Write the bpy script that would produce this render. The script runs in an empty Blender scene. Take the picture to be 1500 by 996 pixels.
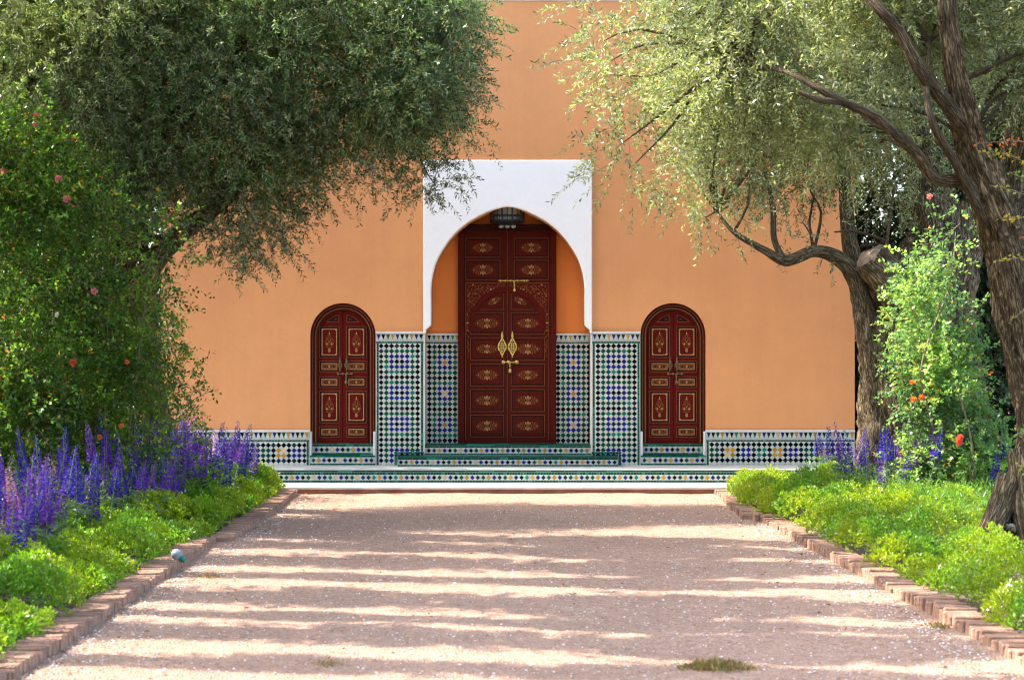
import bpy, bmesh, math, random
import numpy as np
from mathutils import Vector, Matrix, noise
random.seed(7); rng = np.random.default_rng(7)
R = math.radians
SC = bpy.context.scene
COL = SC.collection

# ------------------------------------------------------------------ camera, light, exposure
F = 2625.0; CX = 744.0; HY = 536.0; EYE = 1.644; DW = 25.0      # wall plane y = 0, path z = 0
cam_d = bpy.data.cameras.new('camera'); cam = bpy.data.objects.new('camera', cam_d); COL.objects.link(cam)
cam.location = (0, -DW, EYE); cam.rotation_euler = (R(90), 0, 0)
cam_d.sensor_width = 36.0; cam_d.lens = F/1500*36
cam_d.shift_x = (750-CX)/1500; cam_d.shift_y = (HY-498)/1500
cam_d.clip_start = 0.1; cam_d.clip_end = 2000
cam_d.dof.use_dof = True; cam_d.dof.focus_distance = 24.6; cam_d.dof.aperture_fstop = 4.0
SC.camera = cam
SUN_EL, SUN_AZ = R(50), R(9)        # from the left, a little behind the facade
sv = Vector((-math.cos(SUN_EL)*math.cos(SUN_AZ), math.cos(SUN_EL)*math.sin(SUN_AZ), math.sin(SUN_EL)))
w = bpy.data.worlds.new('World'); SC.world = w; w.use_nodes = True
nt = w.node_tree; nt.nodes.clear()
sky = nt.nodes.new('ShaderNodeTexSky'); sky.sky_type = 'NISHITA'; sky.sun_disc = False
sky.sun_elevation = SUN_EL; sky.sun_rotation = math.atan2(sv.x, sv.y)
sky.air_density = 1.0; sky.dust_density = 3.5; sky.ozone_density = 1.0
bg = nt.nodes.new('ShaderNodeBackground'); bg.inputs['Strength'].default_value = 0.15
wo = nt.nodes.new('ShaderNodeOutputWorld')
nt.links.new(sky.outputs[0], bg.inputs[0]); nt.links.new(bg.outputs[0], wo.inputs[0])
sun_d = bpy.data.lights.new('sun', 'SUN'); sun_d.energy = 2.75; sun_d.angle = R(0.5); sun_d.color = (1, .95, .86)
sun = bpy.data.objects.new('sun', sun_d); COL.objects.link(sun)
sun.rotation_euler = sv.to_track_quat('Z', 'Y').to_euler(); sun.location = (-12, 0, 14)
SC.view_settings.view_transform = 'Standard'; SC.view_settings.look = 'None'
SC.view_settings.gamma = 1.0; SC.view_settings.exposure = 2.57
SC.render.engine = 'CYCLES'
SC.cycles.filter_width = 1.15

# ------------------------------------------------------------------ helpers
def W(px, py, y=0.0):
    d = DW+y
    return Vector(((px-CX)*d/F, y, EYE-(py-HY)*d/F))
def WX(px, y=0.0): return (px-CX)*(DW+y)/F
def WZ(py, y=0.0): return EYE-(py-HY)*(DW+y)/F

def tag(o, label=None, cat=None, group=None, kind=None):
    if label: o['label'] = label
    if cat: o['category'] = cat
    if group: o['group'] = group
    if kind: o['kind'] = kind
    return o
def empty(name, loc=(0, 0, 0)):
    o = bpy.data.objects.new(name, None); COL.objects.link(o); o.location = loc; o.empty_display_size = .1
    return o
def put(name, me, parent=None, loc=None):
    o = bpy.data.objects.new(name, me); COL.objects.link(o)
    if parent: o.parent = parent
    if loc is not None: o.location = loc
    return o

# --- materials
def mat_base(name):
    m = bpy.data.materials.new(name); m.use_nodes = True
    n = m.node_tree.nodes; b = n['Principled BSDF']
    return m, m.node_tree, n, m.node_tree.links, b
def node(nt_, t, **kw):
    x = nt_.nodes.new(t)
    for k, v in kw.items():
        if k in x.inputs: x.inputs[k].default_value = v
        else: setattr(x, k, v)
    return x
def ramp(nt_, fac, stops):
    r = nt_.nodes.new('ShaderNodeValToRGB'); e = r.color_ramp.elements
    while len(e) < len(stops): e.new(.5)
    for i, (p, c) in enumerate(stops): e[i].position = p; e[i].color = (*c, 1)
    nt_.links.new(fac, r.inputs[0]); return r.outputs[0]
def mixc(nt_, fac, a, b, mode='MIX'):
    m = nt_.nodes.new('ShaderNodeMix'); m.data_type = 'RGBA'; m.blend_type = mode
    for s, v in ((m.inputs['Factor'], fac), (m.inputs[6], a), (m.inputs[7], b)):
        if hasattr(v, 'links') or isinstance(v, bpy.types.NodeSocket): nt_.links.new(v, s)
        elif isinstance(v, (int, float)): s.default_value = v
        else: s.default_value = (*v, 1)
    return m.outputs[2]
def bump(nt_, h, b, strength=.3, dist=.01):
    x = nt_.nodes.new('ShaderNodeBump'); x.inputs['Strength'].default_value = strength; x.inputs['Distance'].default_value = dist
    nt_.links.new(h, x.inputs['Height']); nt_.links.new(x.outputs[0], b.inputs['Normal'])
def coords(nt_): return nt_.nodes.new('ShaderNodeTexCoord')
def noise_n(nt_, vec, scale, detail=4, rough=.55):
    x = nt_.nodes.new('ShaderNodeTexNoise'); x.inputs['Scale'].default_value = scale
    x.inputs['Detail'].default_value = detail; x.inputs['Roughness'].default_value = rough
    nt_.links.new(vec, x.inputs['Vector']); return x.outputs['Fac']
def m_noise(name, c1, c2, scale=8, rough=.7, bs=.3, bscale=60, bdist=.01, spec=.5, c3=None):
    m, t, n, l, b = mat_base(name)
    co = coords(t).outputs['Object']
    f = noise_n(t, co, scale, 5)
    st = [(.3, c1), (.7, c2)] if c3 is None else [(.3, c1), (.55, c2), (.72, c3)]
    l.new(ramp(t, f, st), b.inputs['Base Color'])
    b.inputs['Roughness'].default_value = rough; b.inputs['Specular IOR Level'].default_value = spec
    if bs: bump(t, noise_n(t, co, bscale, 5), b, bs, bdist)
    return m
def m_attr(name, rough=.3, spec=.5, bs=.1, bscale=90, attr='tint', var=.15):
    m, t, n, l, b = mat_base(name)
    a = t.nodes.new('ShaderNodeAttribute'); a.attribute_name = attr
    co = coords(t).outputs['Object']
    f = noise_n(t, co, 40, 3)
    c = mixc(t, 1.0, a.outputs['Color'], ramp(t, f, [(.3, (1-var,)*3), (.7, (1+var*.3,)*3)]), 'MULTIPLY')
    l.new(c, b.inputs['Base Color']); b.inputs['Roughness'].default_value = rough
    b.inputs['Specular IOR Level'].default_value = spec
    if bs: bump(t, noise_n(t, co, bscale, 3), b, bs, .003)
    return m
def m_leaf(name, trans=.4, rough=.45, spec=.4, under=None):
    """leaf: colour from the per-leaf attribute, light passes through"""
    m, t, n, l, b = mat_base(name)
    a = t.nodes.new('ShaderNodeAttribute'); a.attribute_name = 'tint'
    col = a.outputs['Color']
    if under:
        g = t.nodes.new('ShaderNodeNewGeometry'); col = mixc(t, g.outputs['Backfacing'], col, mixc(t, .55, col, under))
    l.new(col, b.inputs['Base Color']); b.inputs['Roughness'].default_value = rough; b.inputs['Specular IOR Level'].default_value = spec
    tr = t.nodes.new('ShaderNodeBsdfTranslucent')
    l.new(mixc(t, 1.0, col, (1.3, 1.35, .6), 'MULTIPLY'), tr.inputs['Color'])
    mx = t.nodes.new('ShaderNodeMixShader'); mx.inputs[0].default_value = trans
    l.new(b.outputs[0], mx.inputs[1]); l.new(tr.outputs[0], mx.inputs[2])
    l.new(mx.outputs[0], n['Material Output'].inputs['Surface'])
    return m
def m_plain(name, c, rough=.5, metal=0, spec=.5, bs=0.08):
    m, t, n, l, b = mat_base(name)
    co = coords(t).outputs['Object']
    f = noise_n(t, co, 30, 4)
    l.new(ramp(t, f, [(.3, tuple(x*.82 for x in c)), (.7, tuple(min(1, x*1.12) for x in c))]), b.inputs['Base Color'])
    b.inputs['Roughness'].default_value = rough; b.inputs['Metallic'].default_value = metal; b.inputs['Specular IOR Level'].default_value = spec
    if bs: bump(t, noise_n(t, co, 150, 4), b, bs, .003)
    return m

def m_plaster(name, c, mott=.06):
    m, t, n, l, b = mat_base(name)
    co = coords(t).outputs['Object']
    f = noise_n(t, co, 1.1, 6, .6); f2 = noise_n(t, co, 14, 6, .7)
    mp = t.nodes.new('ShaderNodeMapping'); mp.inputs['Scale'].default_value = (5, 5, .5); l.new(co, mp.inputs[0])
    f3 = noise_n(t, mp.outputs[0], 1.4, 5, .6)
    c1 = ramp(t, f, [(.3, tuple(x*(1-mott) for x in c)), (.7, tuple(x*(1+mott*.5) for x in c))])
    c2 = mixc(t, 1.0, c1, ramp(t, f2, [(.3, (.97,)*3), (.65, (1.01,)*3)]), 'MULTIPLY')
    c3 = mixc(t, 1.0, c2, ramp(t, f3, [(.32, (1-mott*.4,)*3), (.6, (1.0,)*3)]), 'MULTIPLY')
    l.new(c3, b.inputs['Base Color']); b.inputs['Roughness'].default_value = .85; b.inputs['Specular IOR Level'].default_value = .25
    h = t.nodes.new('ShaderNodeMath'); h.operation = 'ADD'
    l.new(noise_n(t, co, 33, 8, .75), h.inputs[0]); l.new(noise_n(t, co, 9, 3, .5), h.inputs[1])
    bump(t, h.outputs[0], b, .25, .010)
    return m
def m_gravel():
    m, t, n, l, b = mat_base('gravel')
    co = coords(t).outputs['Object']
    big = noise_n(t, co, .8, 5, .6)
    mid = noise_n(t, co, 9, 6, .7)
    v = t.nodes.new('ShaderNodeTexVoronoi'); v.inputs['Scale'].default_value = 75; l.new(co, v.inputs['Vector'])
    sep = t.nodes.new('ShaderNodeSeparateColor'); l.new(v.outputs['Color'], sep.inputs[0])
    g = ramp(t, sep.outputs[0], [(.0, (.12, .065, .04)), (.3, (.32, .20, .135)), (.65, (.42, .28, .195)), (1, (.62, .47, .355))])
    g2 = mixc(t, .5, g, ramp(t, mid, [(.3, (.28, .17, .115)), (.7, (.47, .335, .25))]))
    g3 = mixc(t, 1.0, g2, ramp(t, big, [(.3, (.86, .82, .8)), (.7, (1.06, 1.02, 1.0))]), 'MULTIPLY')
    l.new(g3, b.inputs['Base Color']); b.inputs['Roughness'].default_value = .95; b.inputs['Specular IOR Level'].default_value = .2
    h = t.nodes.new('ShaderNodeMath'); h.operation = 'ADD'
    l.new(v.outputs['Distance'], h.inputs[0]); l.new(noise_n(t, co, 14, 5, .7), h.inputs[1])
    bump(t, h.outputs[0], b, .9, .02)
    return m
def m_bark(name, c1, c2, c3):
    m, t, n, l, b = mat_base(name)
    uv = t.nodes.new('ShaderNodeUVMap'); uv.uv_map = 'UVMap'
    mp = t.nodes.new('ShaderNodeMapping'); mp.inputs['Scale'].default_value = (13, 2.2, 1); l.new(uv.outputs[0], mp.inputs[0])
    f0 = noise_n(t, mp.outputs[0], 2.2, 10, .78)
    vr = t.nodes.new('ShaderNodeTexVoronoi'); vr.feature = 'DISTANCE_TO_EDGE'; vr.inputs['Scale'].default_value = 2.6; l.new(mp.outputs[0], vr.inputs['Vector'])
    wv = t.nodes.new('ShaderNodeVectorMath'); wv.operation = 'ADD'; nn = t.nodes.new('ShaderNodeTexNoise'); nn.inputs['Scale'].default_value = 2.5; nn.inputs['Detail'].default_value = 5; l.new(mp.outputs[0], nn.inputs['Vector'])
    l.new(mp.outputs[0], wv.inputs[0]); l.new(nn.outputs['Color'], wv.inputs[1]); l.new(wv.outputs[0], vr.inputs['Vector'])
    cr_ = t.nodes.new('ShaderNodeMapRange'); cr_.inputs['From Max'].default_value = .22; l.new(vr.outputs['Distance'], cr_.inputs['Value'])
    mm = t.nodes.new('ShaderNodeMath'); mm.operation = 'MULTIPLY'; l.new(f0, mm.inputs[0]); l.new(cr_.outputs[0], mm.inputs[1])
    m2 = t.nodes.new('ShaderNodeMath'); m2.operation = 'MULTIPLY_ADD'; l.new(mm.outputs[0], m2.inputs[0]); m2.inputs[1].default_value = .42; m3 = t.nodes.new('ShaderNodeMath'); m3.operation = 'MULTIPLY'; l.new(f0, m3.inputs[0]); m3.inputs[1].default_value = .62; l.new(m3.outputs[0], m2.inputs[2])
    f = m2.outputs[0]
    co = coords(t).outputs['Object']; f2 = noise_n(t, co, 3, 4)
    c = ramp(t, f, [(.26, c1), (.46, c2), (.62, c3)])
    c = mixc(t, 1.0, c, ramp(t, f2, [(.35, (.65,)*3), (.65, (1.2,)*3)]), 'MULTIPLY')
    l.new(c, b.inputs['Base Color']); b.inputs['Roughness'].default_value = .9; b.inputs['Specular IOR Level'].default_value = .2
    bump(t, f, b, 1.0, .05)
    return m

M = dict(
    plaster=m_plaster('orange_plaster', (.62, .27, .105), .085), niche=m_plaster('bounce_tinted_plaster', (.66, .20, .042)),  # niche orange deepened: light bounced between its walls is put into the colour
    white=m_plaster('white_plaster', (.78, .755, .72), .02),
    gravel=m_gravel(),
    soil=m_noise('soil', (.05, .035, .022), (.12, .08, .05), 6, .95, .8, 25, .03),
    zellige=m_attr('zellige_glaze', .35, .04, .25, 60),
    grout=m_noise('grout', (.30, .30, .27), (.42, .42, .38), 30, .7, .2, 80, .003),
    marble=m_noise('white_stone', (.46, .45, .42), (.62, .60, .56), 5, .6, .15, 60, .004),
    marble2=m_noise('grey_stone', (.27, .28, .26), (.40, .41, .38), 5, .6, .15, 60, .004),
    riser=m_noise('rust_riser', (.20, .075, .04), (.34, .14, .08), 5, .85, .4, 50, .01),
    brick=m_noise('kerb_brick', (.17, .092, .060), (.34, .205, .14), 7, .9, .9, 45, .014, .2, (.47, .34, .26)),
    dred=m_plain('door_red', (.072, .0085, .0045), .6, 0, .04), dred2=m_plain('door_panel_red', (.080, .0085, .004), .55, 0, .05),
    dred3=m_plain('door_bright_red', (.095, .006, .004), .55, 0, .05),
    ddark=m_plain('door_moulding_dark', (.022, .005, .004), .6, 0, .1),
    gline=m_plain('painted_copper_line', (.18, .048, .018), .5, 0, .1), cream=m_plain('painted_cream', (.36, .185, .065), .5, 0, .2),
    gold=m_plain('painted_gold', (.17, .052, .013), .5, 0, .1), brass=m_plain('brass', (.60, .40, .10), .35, .8),
    oldbrass=m_plain('old_brass', (.17, .11, .045), .5, .6), iron=m_plain('dark_iron', (.02, .02, .02), .5, .6),
    lglass=m_plain('frosted_lantern_glass', (.28, .29, .27), .25),
    bark=m_bark('olive_bark', (.018, .012, .006), (.165, .118, .062), (.46, .35, .205)),
    twig=m_noise('twig_bark', (.10, .07, .045), (.24, .18, .12), 20, .9, 0),
    olive=m_leaf('olive_leaf', .38, .30, .38, (.36, .38, .22)),
    leaf=m_leaf('green_leaf', .52, .35, .30),
    cover=m_leaf('ground_cover_leaf', .40, .35, .5),
    petal=m_leaf('petal', .35, .7, .2),
    white_en=m_plain('white_enamel', (.20, .235, .25), .4), green_en=m_plain('green_enamel', (.01, .16, .12), .4),
    weed=m_leaf('dry_weed', .3, .8, .1),
)

class MB:
    """collects shapes into one mesh"""
    def __init__(s): s.v = []; s.f = []; s.m = []; s.c = []
    def add(s, vs, fs, mat=0, col=None):
        o = len(s.v); s.v += [tuple(x) for x in vs]
        for f in fs: s.f.append(tuple(o+i for i in f)); s.m.append(mat); s.c.append(col or (1, 1, 1))
    def box(s, x0, x1, y0, y1, z0, z1, mat=0, col=None):
        s.add([(x0, y0, z0), (x1, y0, z0), (x1, y1, z0), (x0, y1, z0), (x0, y0, z1), (x1, y0, z1), (x1, y1, z1), (x0, y1, z1)],
              [(0, 3, 2, 1), (4, 5, 6, 7), (0, 1, 5, 4), (1, 2, 6, 5), (2, 3, 7, 6), (3, 0, 4, 7)], mat, col)
    def pbox(s, px0, px1, py0, py1, y0, y1, mat=0, col=None, yr=None):
        """box whose front face spans these picture measurements at depth yr (default y0)"""
        yr = y0 if yr is None else yr
        s.box(WX(px0, yr), WX(px1, yr), y0, y1, WZ(py1, yr), WZ(py0, yr), mat, col)
    def prism(s, pts, y0, y1, mat=0, col=None):
        n = len(pts)   # pts (x,z) counter-clockwise seen from -y
        s.add([(x, y0, z) for x, z in pts]+[(x, y1, z) for x, z in pts],
              [tuple(range(n)), tuple(range(2*n-1, n-1, -1))]+[(i, i+n, (i+1) % n+n, (i+1) % n) for i in range(n)], mat, col)
    def band(s, A, B, y0, y1, mat=0, closed=False):
        """strip between two equal-length outlines A (outer) and B (inner) in x,z"""
        n = len(A); vs = [(x, y0, z) for x, z in A]+[(x, y0, z) for x, z in B]+[(x, y1, z) for x, z in A]+[(x, y1, z) for x, z in B]
        fs = []
        for i in range(n if closed else n-1):
            j = (i+1) % n
            fs += [(i, j, n+j, n+i), (i, 2*n+i, 2*n+j, j), (n+i, n+j, 3*n+j, 3*n+i), (2*n+i, 3*n+i, 3*n+j, 2*n+j)]
        if not closed:
            for i in (0, n-1): fs.append((i, n+i, 3*n+i, 2*n+i))
        s.add(vs, fs, mat)
    def tube(s, pts, rad, seg=8, mat=0, col=None, cap=True):
        vs = []; fs = []; n = len(pts); pts = [Vector(p) for p in pts]
        up = None
        for i, p in enumerate(pts):
            d = (pts[min(i+1, n-1)]-pts[max(i-1, 0)]).normalized()
            if up is None: up = d.orthogonal().normalized()
            up = (up-d*up.dot(d)).normalized(); q = d.cross(up)
            r = rad[i] if hasattr(rad, '__len__') else rad
            for k in range(seg):
                a = 2*math.pi*k/seg; vs.append(p+(up*math.cos(a)+q*math.sin(a))*r)
        for i in range(n-1):
            for k in range(seg):
                fs.append((i*seg+k, i*seg+(k+1) % seg, (i+1)*seg+(k+1) % seg, (i+1)*seg+k))
        if cap: fs += [tuple(range(seg))[::-1], tuple(range((n-1)*seg, n*seg))]
        s.add(vs, fs, mat, col)
    def lathe(s, c, prof, seg=12, mat=0, col=None, axis='z'):
        vs = []; fs = []; n = len(prof)
        for r, h in prof:
            for k in range(seg):
                a = 2*math.pi*k/seg
                p = (r*math.cos(a), r*math.sin(a), h) if axis == 'z' else (r*math.cos(a), h, r*math.sin(a))
                vs.append((c[0]+p[0], c[1]+p[1], c[2]+p[2]))
        for i in range(n-1):
            for k in range(seg): fs.append((i*seg+k, i*seg+(k+1) % seg, (i+1)*seg+(k+1) % seg, (i+1)*seg+k))
        fs += [tuple(range(seg))[::-1], tuple(range((n-1)*seg, n*seg))]
        s.add(vs, fs, mat, col)
    def mesh(s, name, mats, smooth=False, bevel=0, recalc=True):
        me = bpy.data.meshes.new(name); me.from_pydata(s.v, [], s.f)
        for m in mats: me.materials.append(m)
        me.polygons.foreach_set('material_index', s.m)
        if any(c != (1, 1, 1) for c in s.c):
            at = me.attributes.new('tint', 'FLOAT_COLOR', 'FACE')
            at.data.foreach_set('color', np.array([(*c, 1) for c in s.c], dtype=np.float32).ravel())
        if recalc or bevel:
            bm = bmesh.new(); bm.from_mesh(me)
            if bevel: bmesh.ops.bevel(bm, geom=list(bm.edges), offset=bevel, segments=1, affect='EDGES', profile=.5)
            bmesh.ops.recalc_face_normals(bm, faces=bm.faces); bm.to_mesh(me); bm.free()
        if smooth: me.polygons.foreach_set('use_smooth', [True]*len(me.polygons))
        me.update(); return me
    def build(s, name, mats, parent=None, **kw): return put(name, s.mesh(name, mats, **kw), parent)

def holed(name, outer, holes, y0, y1, mat, parent=None, bev=0.0):
    """flat plate in x,z with holes, thick from y0 to y1"""
    cu = bpy.data.curves.new(name, 'CURVE'); cu.dimensions = '2D'; cu.fill_mode = 'BOTH'
    for loop in [outer]+holes:
        sp = cu.splines.new('POLY'); sp.points.add(len(loop)-1); sp.use_cyclic_u = True
        for p, (x, z) in zip(sp.points, loop): p.co = (x, z, 0, 1)
    cu.extrude = (y1-y0)/2-bev; cu.bevel_depth = bev; cu.bevel_resolution = 2; cu.offset = -bev
    tmp = bpy.data.objects.new('tmp', cu); COL.objects.link(tmp); bpy.context.view_layer.update()
    me = bpy.data.meshes.new_from_object(tmp.evaluated_get(bpy.context.evaluated_depsgraph_get()))
    bpy.data.objects.remove(tmp)
    n = len(me.vertices); a = np.empty(n*3); me.vertices.foreach_get('co', a); a = a.reshape(-1, 3)
    b = np.stack([a[:, 0], (y0+y1)/2-a[:, 2], a[:, 1]], 1); me.vertices.foreach_set('co', b.ravel())
    me.materials.clear(); me.materials.append(mat); me.name = name
    bm = bmesh.new(); bm.from_mesh(me); bmesh.ops.remove_doubles(bm, verts=bm.verts, dist=1e-5)
    bmesh.ops.recalc_face_normals(bm, faces=bm.faces); bm.to_mesh(me); bm.free()
    return put(name, me, parent)

# ------------------------------------------------------------------ ground and path
g = MB(); g.box(-400, 400, -300, 700, -1.0, -.07); tag(g.build('ground', [M['soil']]), kind='structure')
def sheet(name, x0, x1, y0, y1, nx, ny, zf, mat):
    vs = [(x0+(x1-x0)*i/nx, y0+(y1-y0)*j/ny) for j in range(ny+1) for i in range(nx+1)]
    vs = [(x, y, zf(x, y)) for x, y in vs]
    fs = [(j*(nx+1)+i, j*(nx+1)+i+1, (j+1)*(nx+1)+i+1, (j+1)*(nx+1)+i) for j in range(ny) for i in range(nx)]
    me = bpy.data.meshes.new(name); me.from_pydata(vs, [], fs); me.materials.append(mat)
    me.polygons.foreach_set('use_smooth', [True]*len(fs)); return put(name, me)
Y_L1, Y_L2 = -1.80, -.91                       # fronts of the two terrace tiers
L1, L2 = .078, .263
def pz(x, y):
    v = noise.noise(Vector((x*.8, y*.8, 0)))*.012+noise.noise(Vector((x*4, y*4, 3)))*.007+noise.noise(Vector((x*13, y*13, 3)))*.004
    return v-.004
tag(sheet('gravel_path', -2.75, 2.95, -40, Y_L1+.03, 110, 760, pz, M['gravel']), kind='structure')

# ------------------------------------------------------------------ gatehouse
gate = empty('gatehouse'); tag(gate, 'orange plastered gatehouse with a white horseshoe arch and mosaic tiled base', 'building')
def sym(pts): return pts+[(2*CX-x, y) for x, y in reversed(pts) if abs(x-CX) > .3]
def smooth_pts(ctrl, n=5):
    out = []
    for i in range(len(ctrl)-1):
        p0 = ctrl[max(i-1, 0)]; p1 = ctrl[i]; p2 = ctrl[i+1]; p3 = ctrl[min(i+2, len(ctrl)-1)]
        for k in range(n):
            t = k/n
            out.append(tuple(.5*((2*p1[a])+(-p0[a]+p2[a])*t+(2*p0[a]-5*p1[a]+4*p2[a]-p3[a])*t*t+(-p0[a]+3*p1[a]-3*p2[a]+p3[a])*t**3) for a in (0, 1)))
    return out+[ctrl[-1]]
arch_l = [(624, 489), (624, 487), (624.5, 483), (627.5, 480.5), (630.2, 478.5), (631.6, 476)] + \
    smooth_pts([(631.8, 470), (631.8, 440), (631.9, 419.6), (635, 399), (642, 378.5), (655.5, 356.5), (670.3, 339.2), (684.3, 327.6), (698.4, 319), (718, 309.8), (733, 305.2), (744, 303.4)])
arch = sym(arch_l)
def P2(pts, y=0): return [(WX(x, y), WZ(z, y)) for x, z in pts]
WTOP = WZ(1.6)
WXE = WX(1252)
# openings of the front wall
port = [(622, 740)]+[(622, 489)]+[(x-(.4 if x < CX else -.4), z-.4) for x, z in arch[1:-1]]+[(866, 489), (866, 740)]
port = P2(port)
port[0] = (port[0][0], -.05); port[-1] = (port[-1][0], -.05)
def small_arch(cx, r, ybot, cy=492, n=28, rz=None):
    rz = rz or r
    return [(cx-r, ybot)]+[(cx-r*math.cos(math.pi*i/n), cy-rz*math.sin(math.pi*i/n)) for i in range(n+1)]+[(cx+r, ybot)]
DOORS = (502.2, 986.0)
holes = [port[::-1]]
for cx in DOORS: holes.append(P2(small_arch(cx, 48, 683))[::-1])
outer = [(-WXE, -.2), (WXE, -.2), (WXE, WTOP), (-WXE, WTOP)]
NB = .56                                       # depth of the niche
holed('plaster_wall', outer, holes, 0, NB, M['plaster'], gate)
b = MB(); b.box(-WXE, WXE, NB+.003, 7, -.2, WTOP-.05); b.build('rear_block', [M['plaster']], gate)
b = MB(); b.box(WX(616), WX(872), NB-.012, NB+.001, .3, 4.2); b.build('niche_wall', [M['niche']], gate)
b = MB(); b.box(-WXE-.02, WXE+.02, -.015, 7.02, WTOP, WTOP+.035); b.build('coping', [M['white']], gate, bevel=.006)
wo_ = P2([(619.8, 489), (619.8, 238), (621, 235.6), (623, 235), (864, 235), (866.3, 235.8), (867.3, 238), (867.3, 489)])
aa = P2(arch[1:-1])
outl = wo_+[(WX(864.2), WZ(489))]+aa[::-1]+[(WX(623.8), WZ(489))]
holed('portal_surround', outl[::-1], [], -.05, 0.004, M['white'], gate, bev=.018)

# --- zellige
K = (.002, .004, .009); G = (.002, .072, .040); B_ = (.012, .018, .17); Yw = (.42, .20, .020); WH = (.53, .525, .43); TQ = (.006, .17, .12)
def jit(c, a=.22):
    f = 1+random.uniform(-a, a); 
    if c is G:
        t = random.random()
        c = tuple(G[i]*(1-t)+(.004, .045, .040)[i]*t for i in range(3)) if random.random() < .6 else (TQ if random.random() < .35 else G)
    if c is K and random.random() < .3: c = (.012, .025, .05)
    if c is Yw and random.random() < .25: c = (.55, .36, .18)
    if c is WH: f = 1+random.uniform(-.1, .06)
    return tuple(x*f for x in c)
def diamond(mb, x, z, h, y, col, hz=None, t=.004):
    hz = hz or h; e = .95; tz = random.uniform(-.001, .001)
    o = [(x-h, z), (x, z-hz), (x+h, z), (x, z+hz)]; i = [(x-h*e, z), (x, z-hz*e), (x+h*e, z), (x, z+hz*e)]
    vs = [(a, y, c) for a, c in o]+[(a, y-t+tz, c) for a, c in i]
    mb.add(vs, [(4, 5, 6, 7)]+[(k, (k+1) % 4, 4+(k+1) % 4, 4+k) for k in range(4)], 0, jit(col))
def rect(mb, x0, x1, z0, z1, y, col, t=.004):
    g = .0012; e = .002
    if x1-x0 < .004 or z1-z0 < .004: return
    tz = random.uniform(-.001, .001)
    vs = [(x0+g, y, z0+g), (x1-g, y, z0+g), (x1-g, y, z1-g), (x0+g, y, z1-g), (x0+g+e, y-t+tz, z0+g+e), (x1-g-e, y-t+tz, z0+g+e), (x1-g-e, y-t+tz, z1-g-e), (x0+g+e, y-t+tz, z1-g-e)]
    mb.add(vs, [(4, 5, 6, 7)]+[(k, (k+1) % 4, 4+(k+1) % 4, 4+k) for k in range(4)], 0, jit(col))
def tri(mb, pts, y, col, t=.004):
    mb.add([(a, y, c) for a, c in pts]+[(a, y-t, c) for a, c in pts], [(3, 4, 5)]+[(k, (k+1) % 3, 3+(k+1) % 3, 3+k) for k in range(3)], 0, jit(col))
def clipd(mb, x, z, h, y, col, x0, x1, z0, z1, hz=None):
    """a diamond cut by the panel's edges"""
    hz = hz or h
    if x-h >= x0-1e-4 and x+h <= x1+1e-4 and z-hz >= z0-1e-4 and z+hz <= z1+1e-4: diamond(mb, x, z, h*(.93 if col is WH else 1.03), y, col, hz*(.93 if col is WH else 1.03), t=.004 if col is WH else .0045); return
    poly = [(x-h*.95, z), (x, z-hz*.95), (x+h*.95, z), (x, z+hz*.95)]
    def cut(poly, f):
        out = []
        for i in range(len(poly)):
            a, b = poly[i], poly[(i+1) % len(poly)]; fa, fb = f(a), f(b)
            if fa >= 0: out.append(a)
            if (fa >= 0) != (fb >= 0): t = fa/(fa-fb); out.append((a[0]+(b[0]-a[0])*t, a[1]+(b[1]-a[1])*t))
        return out
    for f in (lambda p: p[0]-x0, lambda p: x1-p[0], lambda p: p[1]-z0, lambda p: z1-p[1]):
        poly = cut(poly, f)
        if len(poly) < 3: return
    n = len(poly); mb.add([(a, y, c) for a, c in poly]+[(a, y-.004, c) for a, c in poly], [tuple(range(n, 2*n))]+[(k, (k+1) % n, n+(k+1) % n, n+k) for k in range(n)], 0, jit(col))
def checker(mb, x0, p, nc, z0, pz_, nr, y, cf, bx0, bx1, bz0, bz1):
    for r in range(-1, nr+1):
        for c in range(-1, nc+1):
            x = x0+c*p; z = z0-r*pz_
            if 0 <= r < nr and 0 <= c < nc: clipd(mb, x, z, p/2, y, cf(r, c), bx0, bx1, bz0, bz1, pz_/2)
            clipd(mb, x+p/2, z-pz_/2, p/2, y, WH, bx0, bx1, bz0, bz1, pz_/2)
def green_h(mb, x0, x1, z0, z1, y, step=.04):
    n = max(1, round((x1-x0)/step))
    for i in range(n): rect(mb, x0+(x1-x0)*i/n, x0+(x1-x0)*(i+1)/n, z0, z1, y, G)
def green_v(mb, x0, x1, z0, z1, y, step=.04):
    n = max(1, round((z1-z0)/step))
    for i in range(n): rect(mb, x0, x1, z0+(z1-z0)*i/n, z0+(z1-z0)*(i+1)/n, y, G)
TRI = [B_, K, G, Yw]
def frieze(mb, x0, x1, z0, z1, y, ph=0):
    p = .0648; n = max(1, round((x1-x0)/p)); p = (x1-x0)/n
    for i in range(n):
        a = x0+i*p
        tri(mb, [(a+p*.12, z1), (a+p*.5, z0+.012), (a+p*.88, z1)], y, TRI[(i+ph) % 4])
        tri(mb, [(a+p*.5+.006, z0+.01), (a+p*1.5-.006, z0+.01), (a+p, z1)], y, WH) if i < n-1 else None
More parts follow.
